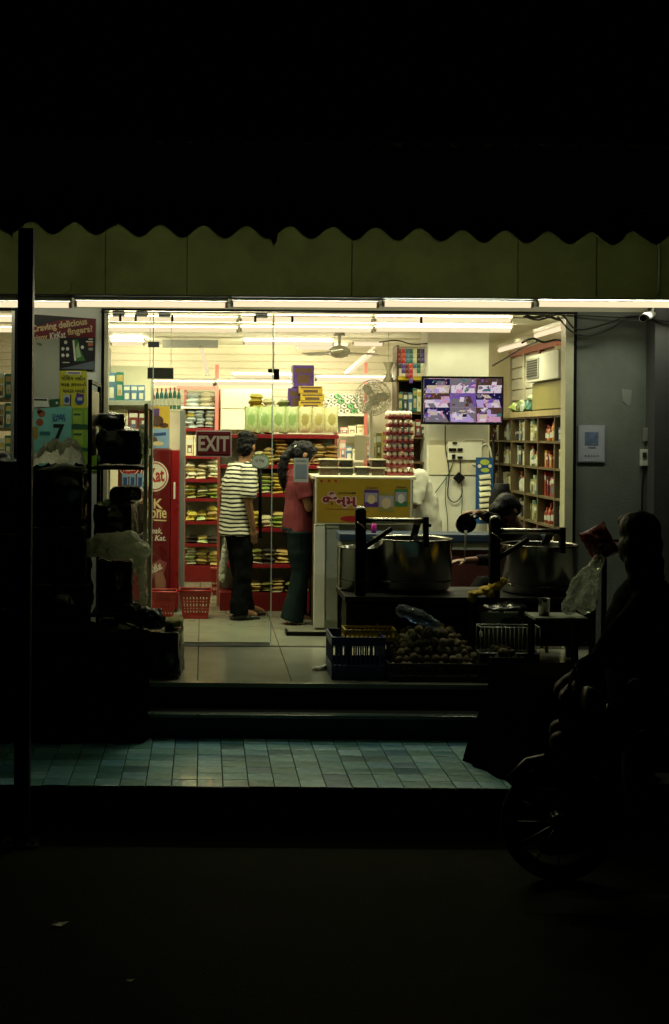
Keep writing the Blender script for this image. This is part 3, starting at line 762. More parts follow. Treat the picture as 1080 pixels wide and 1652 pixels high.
# ------------------------------------------------------------------ baskets
def basket(xa, xb, ya, yb, d, label, handle=True):
    t = thing('shopping_basket', label, 'basket', (GX((xa + xb) / 2, d), d + .12, 0), 'red shopping baskets')
    k = S(d); w = (xb - xa) / k; h = (yb - ya) / k; dp = w * .7; x0 = GX((xa + xb) / 2, d)
    b = MB(); tp = .78
    def pt(u, v, z): q = tp + (1 - tp) * z / h; return Vector((x0 + u * w / 2 * q, d + .12 + v * dp / 2 * q, z))
    n = 9
    for (ax, ux) in (((1, 0), (0, -1)), ((1, 0), (0, 1)), ((0, 1), (-1, 0)), ((0, 1), (1, 0))):
        for i in range(n):
            a0, a1 = -1 + 2 * i / n + .05, -1 + 2 * (i + 1) / n - .05
            if i == 0: a0 = -1
            if i == n - 1: a1 = 1
            b.quad(*[pt(ax[0] * a + ux[0], ax[1] * a + ux[1], z) for a, z in ((a0, h * .06), (a1, h * .06), (a1, h * .82), (a0, h * .82))])
        for z0, z1 in ((0, .14), (.30, .36), (.55, .61), (.78, 1)):
            b.quad(*[pt(ax[0] * a + ux[0] * 1.01, ax[1] * a + ux[1] * 1.01, z * h) for a, z in ((-1, z0), (1, z0), (1, z1), (-1, z1))])
    b.quad(*[pt(u, v, h * .02) for u, v in ((-1, -1), (1, -1), (1, 1), (-1, 1))])
    b.build('body', M('basket_red', (.27, .012, .010), .4, var=.08), t)
    rp = [pt(u, v, h) for u, v in ((-1, -1), (1, -1), (1, 1), (-1, 1), (-1, -1))]
    MB().tube(rp, .012, 6).build('rim', M('basket_red', (.5, .02, .015)), t)
    if handle:
        MB().tube([pt(-1, 0, h), pt(-.7, -.5, h * 1.03), pt(.7, -.5, h * 1.03), pt(1, 0, h)], .008, 6).build('handle', m_black, t)
    return t
basket(289, 341, 957, 1003, 11.85, 'red plastic basket on the floor beside the grey post')
basket(236, 284, 957, 1003, 11.75, 'red plastic basket with a pale bag in front of the cooler', False)
basket(340, 366, 908, 950, 13.6, 'red basket at the back, behind the striped-shirt man', False)

# ------------------------------------------------------------------ soft bodies: fuse shapes into one skin
def fuse(b, voxel, smooth=6, amp=0.0, nscale=9.0, seed=0, ridged=False):
    me = b.mesh('fused')
    o = bpy.data.objects.new('fused', me); COL.objects.link(o)
    m = o.modifiers.new('r', 'REMESH'); m.mode = 'VOXEL'; m.voxel_size = voxel; m.use_smooth_shade = True
    if smooth:
        m = o.modifiers.new('s', 'SMOOTH'); m.factor = .5; m.iterations = smooth
    dg = bpy.context.evaluated_depsgraph_get(); dg.update()
    r = bpy.data.meshes.new_from_object(o.evaluated_get(dg))
    bpy.data.objects.remove(o); bpy.data.meshes.remove(me)
    if amp:
        ns = [v.normal.copy() for v in r.vertices]
        for v, n in zip(r.vertices, ns):
            q = v.co * nscale + Vector((seed * 5.1, seed * 2.3, 0))
            k = noise.noise(q) + .5 * noise.noise(q * 2.1)
            if ridged: k = (1 - 2.2 * abs(noise.noise(q))) * .7 + (1 - 2.2 * abs(noise.noise(q * 2.3 + Vector((3, 1, 2))))) * .4 - .4
            v.co += n * amp * k
        r.update()
    for p in r.polygons: p.use_smooth = True
    r.materials.clear()
    return r
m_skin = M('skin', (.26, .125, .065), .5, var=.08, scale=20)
m_hair = M('black_hair', (.004, .004, .006), .5, spec=.15, var=.3, scale=60, bump=.5, bscale=90, stretch=(1, 1, .15))
def stripes():
    m = M('striped_cotton', (.74, .71, .58), .85, var=.05, bump=.2, bscale=200)
    nt = m.node_tree; N, L = nt.nodes, nt.links; b = N['Principled BSDF']
    old = b.inputs['Base Color'].links[0].from_socket
    tc = N.new('ShaderNodeTexCoord'); sp = N.new('ShaderNodeSeparateXYZ'); L.new(tc.outputs['Object'], sp.inputs[0])
    nz = N.new('ShaderNodeTexNoise'); nz.inputs['Scale'].default_value = 5; L.new(tc.outputs['Object'], nz.inputs['Vector'])
    ad = N.new('ShaderNodeMath'); ad.operation = 'MULTIPLY_ADD'; ad.inputs[1].default_value = .035; L.new(nz.outputs['Fac'], ad.inputs[0]); L.new(sp.outputs['Z'], ad.inputs[2])
    mu = N.new('ShaderNodeMath'); mu.operation = 'MULTIPLY'; mu.inputs[1].default_value = 27.0; L.new(ad.outputs[0], mu.inputs[0])
    fr = N.new('ShaderNodeMath'); fr.operation = 'FRACT'; L.new(mu.outputs[0], fr.inputs[0])
    gt = N.new('ShaderNodeMath'); gt.operation = 'GREATER_THAN'; gt.inputs[1].default_value = .55; L.new(fr.outputs[0], gt.inputs[0])
    mx = N.new('ShaderNodeMix'); mx.data_type = 'RGBA'; mx.inputs['B'].default_value = (.015, .015, .016, 1)
    L.new(gt.outputs[0], mx.inputs['Factor']); L.new(old, mx.inputs['A']); L.new(mx.outputs['Result'], b.inputs['Base Color'])
    return m

def hand(b, wrist, dirv, palmn, curl=.5, s=1.0, thumb_side=1):
    """palm, four unequal bent fingers and a thumb leaving the side of the palm"""
    d = Vector(dirv).normalized(); n = Vector(palmn); n = (n - d * n.dot(d)).normalized(); a = d.cross(n).normalized() * thumb_side
    w = Vector(wrist); pc = w + d * .045 * s
    R = Matrix((a, d, n)).transposed()
    b.ell(pc, (.038 * s, .052 * s, .017 * s), R)
    for i, ln in enumerate((.066, .076, .071, .055)):
        root = w + d * .082 * s + a * (.027 - .018 * i) * s
        p = root; ang = curl * .35
        for seg in (.45, .32, .23):
            q = p + (d * math.cos(ang) + n * math.sin(ang)) * ln * seg * s
            b.cap(p, q, .0088 * s, .008 * s, 8); p = q; ang += curl
    t0 = w + d * .03 * s + a * .03 * s; t1 = t0 + (d * .6 + a * .7 + n * .25) * .035 * s; t2 = t1 + (d * .85 + a * .2 + n * .4) * .03 * s
    b.cap(t0, t1, .012 * s, .0105 * s, 8); b.cap(t1, t2, .0105 * s, .009 * s, 8)

def headshape(b, c, R, s=1.0):
    c = Vector(c)
    def q(x, y, z): return c + R @ (Vector((x, y, z)) * s)
    b.ell(q(0, -.012, .025), (.074 * s, .094 * s, .092 * s), R); b.ell(q(0, .018, -.045), (.058 * s, .066 * s, .068 * s), R)
    b.ell(q(0, .052, -.088), (.032 * s, .028 * s, .022 * s), R)                      # chin
    b.cap(q(0, .086, .012), q(0, .108, -.026), .009 * s, .014 * s, 8)                # nose
    b.ell(q(0, .083, -.058), (.024 * s, .012 * s, .006 * s), R); b.ell(q(0, .080, -.070), (.021 * s, .012 * s, .007 * s), R)   # lips
    for sx in (-1, 1):
        b.ell(q(sx * .032, .072, .012), (.017 * s, .014 * s, .011 * s), R)           # eyes
        b.ell(q(sx * .033, .078, .032), (.023 * s, .012 * s, .007 * s), R)           # brows
        b.ell(q(sx * .077, -.008, -.008), (.010 * s, .022 * s, .034 * s), R)         # ears

def mk(T, v): return T @ Vector(v)
def leg_prims(b, T, hip, knee, ankle, toe, r=(.085, .055, .04), foot=True):
    b.cap(mk(T, hip), mk(T, knee), r[0], r[1]); b.cap(mk(T, knee), mk(T, ankle), r[1], r[2])
    if foot:
        b.cap(mk(T, ankle), mk(T, toe), .04, .03)
def shoe(T, ankle, toe, mat, parent, name='shoe', wid=.043):
    a, t = Vector(ankle), Vector(toe); dv = (t - a); dv.z = 0; dv.normalize(); b = MB()
    hz = .0
    pts = [(a - dv * .06, .036, .05), (a - dv * .01, .038, .075), (a + dv * .07, .043, .055), (a + dv * .13, .044, .045), (a + dv * .175, .034, .035)]
    for p, w, h in pts:
        b.ell(mk(T, (p.x, p.y, hz + h * .5)), (w, w * 1.0, h * .52), T.to_3x3() if False else None)
    for (p, w, h), (p2, w2, h2) in zip(pts, pts[1:]):
        b.cap(mk(T, (p.x, p.y, h * .5)), mk(T, (p2.x, p2.y, h2 * .5)), h * .5, h2 * .5)
    return ob(name, fuse(b, .009, 3), mat, parent)

def frame(loc, heading):
    """local +y is where the person faces; heading measured from +X"""
    return Matrix.Translation(loc) @ Matrix.Rotation(heading - math.pi / 2, 4, 'Z')

# ---- man in the striped shirt
D = 11.95
loc = Vector((GX(384, D), D, 0)); T = frame(loc, math.radians(22)); R3 = T.to_3x3()
man = thing('person', 'person in a black and white striped shirt standing with one arm down', 'person', loc)
HR = R3 @ Matrix.Rotation(math.radians(-38), 3, 'Z') .inverted() @ Matrix.Rotation(math.radians(-4), 3, 'X')
b = MB(); hc = mk(T, (-.01, .085, 1.60))
headshape(b, hc, HR)
b.cap(mk(T, (0, .045, 1.42)), mk(T, (0, .07, 1.53)), .062, .055)
b.rings([(mk(T, (0, 0, .93)), .15, .10, math.radians(22 - 90)), (mk(T, (0, 0, 1.08)), .14, .095, math.radians(-68)), (mk(T, (0, .0, 1.28)), .165, .105, math.radians(-68)), (mk(T, (0, .02, 1.40)), .15, .08, math.radians(-68)), (mk(T, (0, .04, 1.45)), .07, .06, math.radians(-68))])
arms = {1: ((.185, .02, 1.385), (.215, .00, 1.10), (.20, .06, .85)), -1: ((-.185, .03, 1.385), (-.22, .03, 1.10), (-.20, .12, .86))}
for sx, (sh, el, wr) in arms.items():
    b.cap(mk(T, sh), mk(T, el), .048, .038); b.cap(mk(T, el), mk(T, wr), .038, .026)
    hand(b, mk(T, wr), R3 @ Vector((-.05 * sx, .12, -1)), R3 @ Vector((-sx, .2, 0)), .45, 1.0, sx)
for sx, hip, kn, an in ((1, (.09, 0, .92), (.10, .01, .50), (.10, -.03, .09)), (-1, (-.09, 0, .92), (-.10, .06, .50), (-.10, .14, .09))):
    leg_prims(b, T, hip, kn, an, (an[0] * 1.1, an[1] + .15, .04))
ob('body', fuse(b, .0075, 4), m_skin, man)
b = MB(); h_ = math.radians(-68)
b.rings([(mk(T, (0, -.035, .785)), .205, .148, h_), (mk(T, (0, -.03, .92)), .20, .145, h_), (mk(T, (0, -.02, 1.10)), .19, .135, h_), (mk(T, (0, -.015, 1.28)), .195, .130, h_), (mk(T, (0, .005, 1.39)), .17, .10, h_), (mk(T, (0, .04, 1.455)), .085, .07, h_)])
for sx, (sh, el, wr) in arms.items():
    e2 = Vector(sh).lerp(Vector(el), .88)
    b.cap(mk(T, (sh[0] * .8, sh[1], sh[2] + .012)), mk(T, sh), .07, .075); b.tube([mk(T, sh), mk(T, Vector(sh).lerp(e2, .5)), mk(T, e2)], [.075, .074, .076], 14)
ob('striped_shirt', fuse(b, .008, 3, .011, 7, 1), stripes(), man)
b = MB()
b.rings([(mk(T, (0, -.01, .97)), .155, .12, h_), (mk(T, (0, -.01, .84)), .165, .13, h_), (mk(T, (0, 0, .78)), .155, .115, h_)])
m_trs = M('black_trousers', (.004, .004, .005), .9, spec=.08, var=.3, bump=.2)
for sx, hip, kn, an in ((1, (.085, -.01, .84), (.10, .01, .47), (.10, -.035, .05)), (-1, (-.085, .0, .84), (-.10, .06, .47), (-.10, .13, .06))):
    b.tube([mk(T, hip), mk(T, Vector(hip).lerp(Vector(kn), .5)), mk(T, kn), mk(T, Vector(kn).lerp(Vector(an), .55)), mk(T, an)], [.105, .098, .085, .083, .088], 14)
ob('trousers', fuse(b, .009, 2, .014, 9, 2), m_trs, man)
m_sandal = M('dark_leather', (.02, .014, .012), .5)
shoe(T, (.10, -.03, .05), (.115, .15, 0), m_sandal, man); shoe(T, (-.10, .14, .05), (-.115, .32, 0), m_sandal, man)
b = MB()
for c, r in (((0, -.018, .048), (.087, .102, .084)), ((0, -.05, -.01), (.080, .072, .085)), ((0, .045, .085), (.075, .06, .045)), ((0, -.03, .10), (.075, .085, .05)), ((.03, .07, .09), (.04, .035, .03))):
    b.ell(hc + HR @ Vector(c), r, HR)
ob('hair', fuse(b, .008, 2, .009, 34, 3), m_hair, man)
b = MB(); b.cap(P(364, 868, 12.15), P(361, 905, 12.15), .012, .035); b.cap(P(361, 905, 12.15), P(358, 934, 12.15), .035, .03)
tag(ob('white_bag', fuse(b, .007, 2, .012, 18, 3, True), m_white), 'slim white carrier bag hanging behind the black trousers', 'bag')

# ---- woman in the maroon shirt
D = 11.72
loc = Vector((GX(480, D), D, 0)); T = frame(loc, math.radians(8)); R3 = T.to_3x3(); h_ = math.radians(8 - 90)
wo = thing('person', 'person with black ponytail, maroon shirt and dark flared jeans at the counter', 'person', loc)
HR = R3 @ Matrix.Rotation(math.radians(-30), 3, 'X')
b = MB(); hc = mk(T, (0, .055, 1.535)); headshape(b, hc, HR, .97)
b.cap(mk(T, (0, .0, 1.39)), mk(T, (0, .03, 1.47)), .052, .046)
b.rings([(mk(T, (0, 0, .92)), .15, .11, h_), (mk(T, (0, 0, 1.08)), .125, .09, h_), (mk(T, (0, .01, 1.24)), .145, .11, h_), (mk(T, (0, 0, 1.36)), .14, .08, h_), (mk(T, (0, 0, 1.41)), .06, .055, h_)])
arms = {1: ((.165, -.01, 1.335), (.19, .055, 1.06), (.12, .20, 1.155)), -1: ((-.165, -.01, 1.335), (-.19, .07, 1.06), (-.08, .22, 1.14))}
for sx, (sh, el, wr) in arms.items():
    b.cap(mk(T, sh), mk(T, el), .046, .037); b.cap(mk(T, el), mk(T, wr), .037, .025)
    hand(b, mk(T, wr), R3 @ Vector((-.55 * sx, .75, .35)), R3 @ Vector((-sx * .4, -.1, .9)), .6, .9, sx)
for sx, hip, kn, an in ((1, (.085, 0, .9), (.09, .02, .48), (.09, -.06, .09)), (-1, (-.085, 0, .9), (-.09, .05, .48), (-.09, .03, .09))):
    leg_prims(b, T, hip, kn, an, (an[0], an[1] + .14, .04), (.09, .055, .038))
ob('body', fuse(b, .0075, 4), m_skin, wo)
b = MB()
b.rings([(mk(T, (0, .005, .83)), .186, .16, h_), (mk(T, (0, .005, 1.0)), .172, .142, h_), (mk(T, (0, .01, 1.12)), .158, .130, h_), (mk(T, (0, .012, 1.25)), .166, .135, h_), (mk(T, (0, -.005, 1.345)), .15, .10, h_), (mk(T, (0, 0, 1.41)), .075, .066, h_)])
for sx, (sh, el, wr) in arms.items():
    e2 = Vector(sh).lerp(Vector(el), .68)
    b.cap(mk(T, (sh[0] * .8, sh[1], sh[2] + .01)), mk(T, sh), .062, .068); b.tube([mk(T, sh), mk(T, e2)], [.068, .072], 14)
m_mar = M('maroon_cotton', (.14, .014, .02), .85, var=.05, bump=.2, bscale=120)
ob('maroon_shirt', fuse(b, .008, 3, .010, 6, 5), m_mar, wo)
b = MB()
b.rings([(mk(T, (0, 0, .95)), .15, .125, h_), (mk(T, (0, -.01, .85)), .172, .15, h_), (mk(T, (0, 0, .78)), .165, .13, h_)])
for sx, hip, kn, an in ((1, (.085, -.01, .84), (.09, .01, .47), (.09, -.075, .035)), (-1, (-.085, .0, .84), (-.09, .04, .47), (-.09, .0, .035))):
    b.tube([mk(T, hip), mk(T, Vector(hip).lerp(Vector(kn), .5)), mk(T, kn), mk(T, Vector(kn).lerp(Vector(an), .5)), mk(T, an)], [.115, .103, .083, .088, .112], 14)
ob('jeans', fuse(b, .009, 3, .008, 7, 6), M('dark_jeans', (.008, .016, .017), .9, spec=.1, var=.25, bump=.2), wo)
m_shoe = M('pale_shoe', (.50, .48, .38), .6)
shoe(T, (.09, -.02, .05), (.10, .14, 0), m_shoe, wo); shoe(T, (-.09, .05, .05), (-.09, .2, 0), m_shoe, wo)
b = MB()
for c, r in (((0, -.015, .045), (.085, .102, .082)), ((0, -.055, -.01), (.078, .066, .085)), ((0, .045, .075), (.07, .05, .04)), ((.066, .02, -.02), (.016, .05, .07)), ((-.066, .02, -.02), (.016, .05, .07)), ((0, -.115, .03), (.04, .04, .045))):
    b.ell(hc + HR @ (Vector(c) * .97), r, HR)
tail = [hc + HR @ Vector((0, -.12, .02)), mk(T, (0, -.13, 1.50)), mk(T, (0, -.155, 1.40)), mk(T, (0, -.15, 1.30)), mk(T, (0, -.14, 1.22))]
b.tube(tail, [.036, .048, .046, .036, .014], 10)
ob('hair', fuse(b, .008, 2, .007, 30, 7), m_hair, wo)
MB().lathe([(.03, -.012), (.04, 0), (.03, .012)], tail[0], 12, rot=HR @ Matrix.Rotation(1.2, 3, 'X')).build('hair_band', g_pale, wo)
ph = mk(T, (.02, .31, 1.20))
tag(MB().box(ph, (.075, .012, .15), rot=R3 @ Matrix.Rotation(math.radians(-50), 3, 'X')).build('phone', m_black, None, .004), 'dark phone held by the person in maroon', 'phone')

# ---- person in a white shirt stooping behind the counter
D = 12.05
loc = Vector((GX(683, D), D, 0)); T = frame(loc, math.radians(195)); R3 = T.to_3x3(); h_ = math.radians(105)
wm = thing('person', 'person in a loose white shirt stooping behind the egg trays', 'person', loc)
b = MB(); HR = R3 @ Matrix.Rotation(math.radians(-35), 3, 'X'); hc = mk(T, (0, .27, 1.55)); headshape(b, hc, HR)
b.cap(mk(T, (0, .18, 1.40)), mk(T, (0, .23, 1.49)), .06, .055)
b.rings([(mk(T, (0, 0, .9)), .16, .11, h_), (mk(T, (0, .02, 1.1)), .15, .10, h_), (mk(T, (0, .1, 1.3)), .165, .1, h_), (mk(T, (0, .17, 1.41)), .08, .07, h_)])
arms = {1: ((.18, .12, 1.34), (.2, .22, 1.10), (.12, .42, 1.08)), -1: ((-.18, .12, 1.34), (-.22, .2, 1.08), (-.12, .4, 1.06))}
for sx, (sh, el, wr) in arms.items():
    b.cap(mk(T, sh), mk(T, el), .048, .04); b.cap(mk(T, el), mk(T, wr), .04, .026)
    hand(b, mk(T, wr), R3 @ Vector((-.2 * sx, 1, -.2)), R3 @ Vector((0, -.2, -1)), .5, 1, sx)
for sx in (-1, 1): leg_prims(b, T, (.09 * sx, 0, .9), (.1 * sx, .02, .48), (.1 * sx, 0, .09), (.1 * sx, .14, .04))
ob('body', fuse(b, .01, 3), m_skin, wm)
b = MB()
b.rings([(mk(T, (0, -.01, .72)), .20, .155, h_), (mk(T, (0, 0, .95)), .195, .15, h_), (mk(T, (0, .03, 1.15)), .185, .145, h_), (mk(T, (0, .085, 1.3)), .195, .13, h_, .2), (mk(T, (0, .14, 1.385)), .15, .09, h_, .3), (mk(T, (0, .18, 1.43)), .08, .07, h_, .3)])
for sx, (sh, el, wr) in arms.items():
    b.cap(mk(T, (sh[0] * .7, sh[1], sh[2])), mk(T, sh), .075, .078); b.tube([mk(T, sh), mk(T, el)], [.078, .075], 14)
ob('white_shirt', fuse(b, .009, 3, .014, 8, 9), M('white_cotton', (.62, .62, .54), .8, var=.06, bump=.15), wm)
b = MB()
for sx in (-1, 1): b.tube([mk(T, (.08 * sx, 0, .9)), mk(T, (.1 * sx, .02, .48)), mk(T, (.1 * sx, 0, .06))], [.11, .085, .08], 12)
ob('trousers', fuse(b, .012, 3), m_trs, wm)
b = MB()
for c, r in (((0, -.018, .048), (.087, .102, .084)), ((0, -.05, -.01), (.080, .072, .085)), ((0, .045, .085), (.075, .06, .045))): b.ell(hc + HR @ Vector(c), r, HR)
ob('hair', fuse(b, .01, 2, .007, 30, 3), m_hair, wm)
for sx in (-1, 1): shoe(T, (.1 * sx, 0, .05), (.1 * sx, .16, 0), m_sandal, wm)

# ---- seated vendor pouring batter
D = 10.25
loc = Vector((GX(838, D), D, 0)); T = frame(loc, math.radians(205)); R3 = T.to_3x3(); h_ = math.radians(115)
vd = thing('person', 'seated person with bowed black hair and plaid shirt pouring from a pan', 'person', loc)
HR = R3 @ Matrix.Rotation(math.radians(-48), 3, 'X'); hc = P(819, 824, D - .12)
b = MB(); headshape(b, hc, HR)
sh0 = P(838, 862, D)
b.cap(sh0 + Vector((0, .02, .02)), hc.lerp(sh0, .35), .062, .056)
hipc = mk(T, (0, -.12, .52))
b.rings([(hipc, .17, .12, h_), (hipc.lerp(sh0, .5), .15, .11, h_), (sh0 - Vector((0, 0, .06)), .16, .1, h_), (sh0 + Vector((0, 0, .03)), .08, .07, h_)])
side = R3 @ Vector((1, 0, 0))
shR, shL = sh0 + side * .18 - Vector((0, 0, .03)), sh0 - side * .18 - Vector((0, 0, .03))
near, far = (shR, shL) if shR.y < shL.y else (shL, shR)
elA, wrA = P(797, 838, 10.02), P(772, 827, 9.90)
elB, wrB = P(802, 902, 10.10), P(752, 905, 9.92)
for sh, el, wr, dv in ((near, elB, wrB, (-1, -.2, .0)), (far, elA, wrA, (-1, -.1, .05))):
    b.cap(sh, el, .046, .04); b.cap(el, wr, .04, .027)
    hand(b, wr, dv, (0, .1, -1), .7, 1.0, 1)
for sx in (-1, 1):
    leg_prims(b, T, (.1 * sx, -.1, .5), (.14 * sx, .3, .50), (.14 * sx, .30, .09), (.15 * sx, .44, .04))
ob('body', fuse(b, .0085, 3), m_skin, vd)
b = MB()
b.rings([(hipc - Vector((0, 0, .05)), .19, .15, h_), (hipc.lerp(sh0, .5), .18, .135, h_), (sh0 - Vector((0, 0, .07)), .19, .12, h_), (sh0 + Vector((0, 0, .01)), .14, .085, h_), (sh0 + Vector((0, 0, .035)), .08, .07, h_)])
for sh, el in ((near, elB), (far, elA)): b.cap(sh0.lerp(sh, .7), sh, .07, .072); b.tube([sh, el.lerp(sh, .03)], [.07, .056], 12); b.cap(el, el.lerp(wrA if el is elA else wrB, .6), .052, .042)
m_plaid = M('dark_plaid', (.02, .018, .019), .9, spec=.05, var=.7, scale=22, bump=.2)
ob('plaid_shirt', fuse(b, .01, 3, .006, 9, 4), m_plaid, vd)
b = MB()
for sx in (-1, 1): b.tube([mk(T, (.1 * sx, -.12, .5)), mk(T, (.14 * sx, .28, .51)), mk(T, (.14 * sx, .32, .46)), mk(T, (.14 * sx, .30, .08))], [.11, .09, .085, .075], 12)
ob('trousers', fuse(b, .012, 3), m_trs, vd)
b = MB()
for c, r in (((0, -.018, .048), (.092, .107, .09)), ((0, -.05, -.01), (.086, .078, .085)), ((0, .05, .085), (.08, .06, .05))): b.ell(hc + HR @ Vector(c), r, HR)
ob('hair', fuse(b, .009, 4, .004, 30, 8), m_hair, vd)
for sx in (-1, 1): shoe(T, (.14 * sx, .30, .05), (.15 * sx, .46, 0), m_sandal, vd)
st = thing('stool', 'low wooden stool under the seated person with the pan', 'stool', (hipc.x, hipc.y, 0))
MB().lathe([(0, .40), (.16, .40), (.165, .42), (.16, .44), (0, .44)], (hipc.x, hipc.y, 0), 20).build('seat', m_wood, st)
for a_ in range(4):
    q = a_ * math.pi / 2 + .7; MB().tube([(hipc.x + .11 * math.cos(q), hipc.y + .11 * math.sin(q), .40), (hipc.x + .15 * math.cos(q), hipc.y + .15 * math.sin(q), 0)], .015, 8).build('leg', m_wood, st)
pn = thing('saucepan', 'small dark saucepan tipped over by the seated person', 'saucepan', P(752, 845, 9.85))
R_ = Matrix.Rotation(math.radians(-75), 3, 'Y') @ Matrix.Rotation(math.radians(60), 3, 'X')
R_ = Matrix.Rotation(math.radians(78), 3, 'X')
MB().lathe([(0, -.05), (.065, -.05), (.073, .03), (.076, .03), (.069, -.056), (0, -.056)], P(752, 845, 9.85), 24, rot=R_).build('pan', M('dark_pan', (.02, .02, .02), .35, metal=.8), pn)
MB().tube([P(763, 838, 9.85), P(790, 826, 9.92)], .009, 8).build('handle', m_black, pn)
tag(MB().tube([P(752, 856, 9.80), P(752, 866, 9.8), P(751, 885, 9.8), P(750, 903, 9.8)], [.012, .008, .005, .004], 8).build('batter_stream', M('batter', (.6, .58, .46), .3)), 'thin pale stream of batter falling from the tipped saucepan', 'batter')

# ------------------------------------------------------------------ checkout counter with printed board, food boxes, egg trays
CD = 11.3
m_lam = M('grey_green_laminate', (.34, .37, .31), .4, var=.08, dirt=.3)
ct = thing('checkout_counter', 'tall pale checkout counter behind the yellow printed board', 'counter', (GX(590, CD), CD + .3, 0))
zt = P(590, 768, CD).z
X0, X1 = P(511, 800, CD).x, P(668, 800, CD).x
MB().lo_hi((X0, CD + .03, 0), (X1, CD + .6, zt - .03)).build('carcass', m_lam, ct, .004)
MB().lo_hi((X0 - .03, CD, zt - .03), (X1 + .02, CD + .65, zt)).build('countertop', m_cream, ct, .005)
MB().bp(507, 846, 524, 1013, CD - .02, .05).build('corner_post', m_white, ct, .004)
MB().bp(527, 850, 548, 1000, CD + .0, .025).build('front_panel', m_lam, ct, .003)
for k in range(4):
    MB().lo_hi((X0 - .012, CD + .08 + k * .12, .02), (X0 - .002, CD + .17 + k * .12, zt - .1)).build('side_slat', m_wood, ct, .002)
bn = thing('printed_board', 'yellow printed advertising board fixed to the front of the counter', 'advertising board', P(588, 845, CD - .03))
BD = CD - .035
MB().bp(509, 769, 665, 846, BD, .03).build('board', m_cream, bn, .004)
m_py = M('print_yellow', (.44, .28, .02), .45, var=.05); m_pm = M('print_maroon', (.22, .01, .03), .45); m_ppink = M('print_pale_pink', (.75, .55, .50), .45)
d0 = BD - .0025
patch(512, 772, 662, 844, d0, m_py, bn)
for x in (519, 531, 542): patch(x - 2.2, 773.5, x + 2.2, 778, d0 - .0015, m_pr_red, bn, round_=True)
letter('jaio', 519, 793, 578, 820, d0 - .0015, m_ppink, bn); letter('jai', 520.5, 794, 576, 818, d0 - .003, m_pm, bn)
letter('jain', 546, 793.5, 574, 798, d0 - .0042, m_pr_black, bn)
patch(525, 821, 573, 822, d0 - .0015, m_pm, bn)
for (xa, ya, xb, yb, m1, m2, key) in ((588, 790, 611, 818, m_pr_purple, m_pr_gold, 'classic'), (611, 795, 636, 826, M('print_olive', (.30, .26, .05), .5), m_pr_gold, None), (637, 789, 658, 817, M('print_green', (.04, .20, .08), .5), m_pr_white, 'prem')):
    patch(xa, ya, xb, yb, d0 - .0015, m1, bn); patch(xa + 1.5, ya + 5, xb - 1.5, yb - 8, d0 - .003, M('print_lilac', (.40, .34, .42), .5), bn); patch(xa + 5, ya + 8, xb - 5, yb - 5, d0 - .0045, m2, bn, round_=True)
    if key: letter(key, xa + 3, ya - 5, xb - 2, ya - 1.5, d0 - .0015, m_pr_black, bn)
patch(549, 832, 590, 842, d0 - .0015, m_pr_red, bn, round_=True)
# food boxes
m_clear = GLASS('clear_plastic', (.93, .93, .88), .8, .10)
m_food = [M('brown_snack', (.13, .06, .02), .7, var=.5, scale=60, bump=.6, bscale=90), M('dark_snack', (.03, .02, .015), .6, var=.5, scale=60, bump=.6), M('tan_snack', (.30, .20, .08), .7, var=.5, scale=60, bump=.6)]
for i, (xa, xb, ya, yb, m_, lb) in enumerate(((515, 548, 755, 768, 0, 'lower left clear box of brown snacks on the counter'), (516, 547, 741, 754.5, 2, 'upper left clear box of tan snacks on the counter'), (549, 571, 755, 768, 1, 'lower clear box of dark snacks, second along the counter'), (549, 571, 741, 754.5, 1, 'upper clear box of dark snacks, second along the counter'),
                                        (575, 598, 754, 768, 1, 'single clear box of dark snacks, third along the counter'), (600, 622, 755, 768, 0, 'lower clear box of brown snacks beside the eggs'), (600, 622, 741, 754.5, 0, 'upper clear box of brown snacks beside the eggs'))):
    c = P((xa + xb) / 2, yb, CD + .1); k = S(CD + .1); w, h = (xb - xa) / k, (yb - ya) / k; z0 = c.z if yb < 760 else zt
    t = thing('food_box', lb, 'food box', (c.x, CD + .2, z0), 'clear food boxes on the counter')
    MB().box((c.x, CD + .2, z0 + h * .45), (w * .9, .13, h * .8)).build('snacks', m_food[m_], t, .006)
    MB().box((c.x, CD + .2, z0 + h * .5), (w, .15, h * .98), taper=.92).build('container', m_clear, t, .003)
    MB().box((c.x, CD + .2, z0 + h * .97), (w * 1.04, .16, .008)).build('lid', m_cream, t, .002)
# egg trays
m_tray = M('maroon_tray', (.20, .03, .035), .8, var=.15, bump=.3); m_egg = M('egg_shell', (.66, .56, .46), .5, var=.05, rand=.06)
em = MB().ell((0, 0, .0), (.021, .021, .028), nu=10, nv=7).mesh('egg'); em.materials.append(m_egg)
ED = CD + .12; xe = P(647, 720, ED).x
dz = 13.0 / S(ED)
for k in range(8):
    z0 = zt + .002 + k * dz; xo = rnd.uniform(-.008, .008) - .003 * k * .5
    w = .25 if k < 6 else .22
    b = MB(); n = 5; cell = w / 5
    b.box((xe + xo, ED + w / 2, z0 + .012), (w, w, .020), taper=.94)
    for i in range(n):
        for j in range(n):
            b.lathe([(cell * .5, .026), (cell * .44, .034), (cell * .40, .026), (0, .020)], (xe + xo + (i - 2) * cell, ED + (j + .5) * cell, z0), 6, smooth=False)
    tag(b.build('egg_tray', m_tray), 'maroon egg tray, %s up in the tall stack on the counter' % ORD[k], 'egg tray', 'egg trays on the counter')
    for i in range(n):
        for j in (range(n) if k == 7 else (0,)):
            e_ = ob('egg', em, None, None, loc=(xe + xo + (i - 2) * cell, ED + (j + .5) * cell, z0 + .048), scale=(1, 1, 1.0 if k == 7 else .9))
            tag(e_, 'egg in the %s tray up, row %s from the front, %s along' % (ORD[k], ORD[j], ORD[i]), 'egg', 'eggs in the maroon trays')

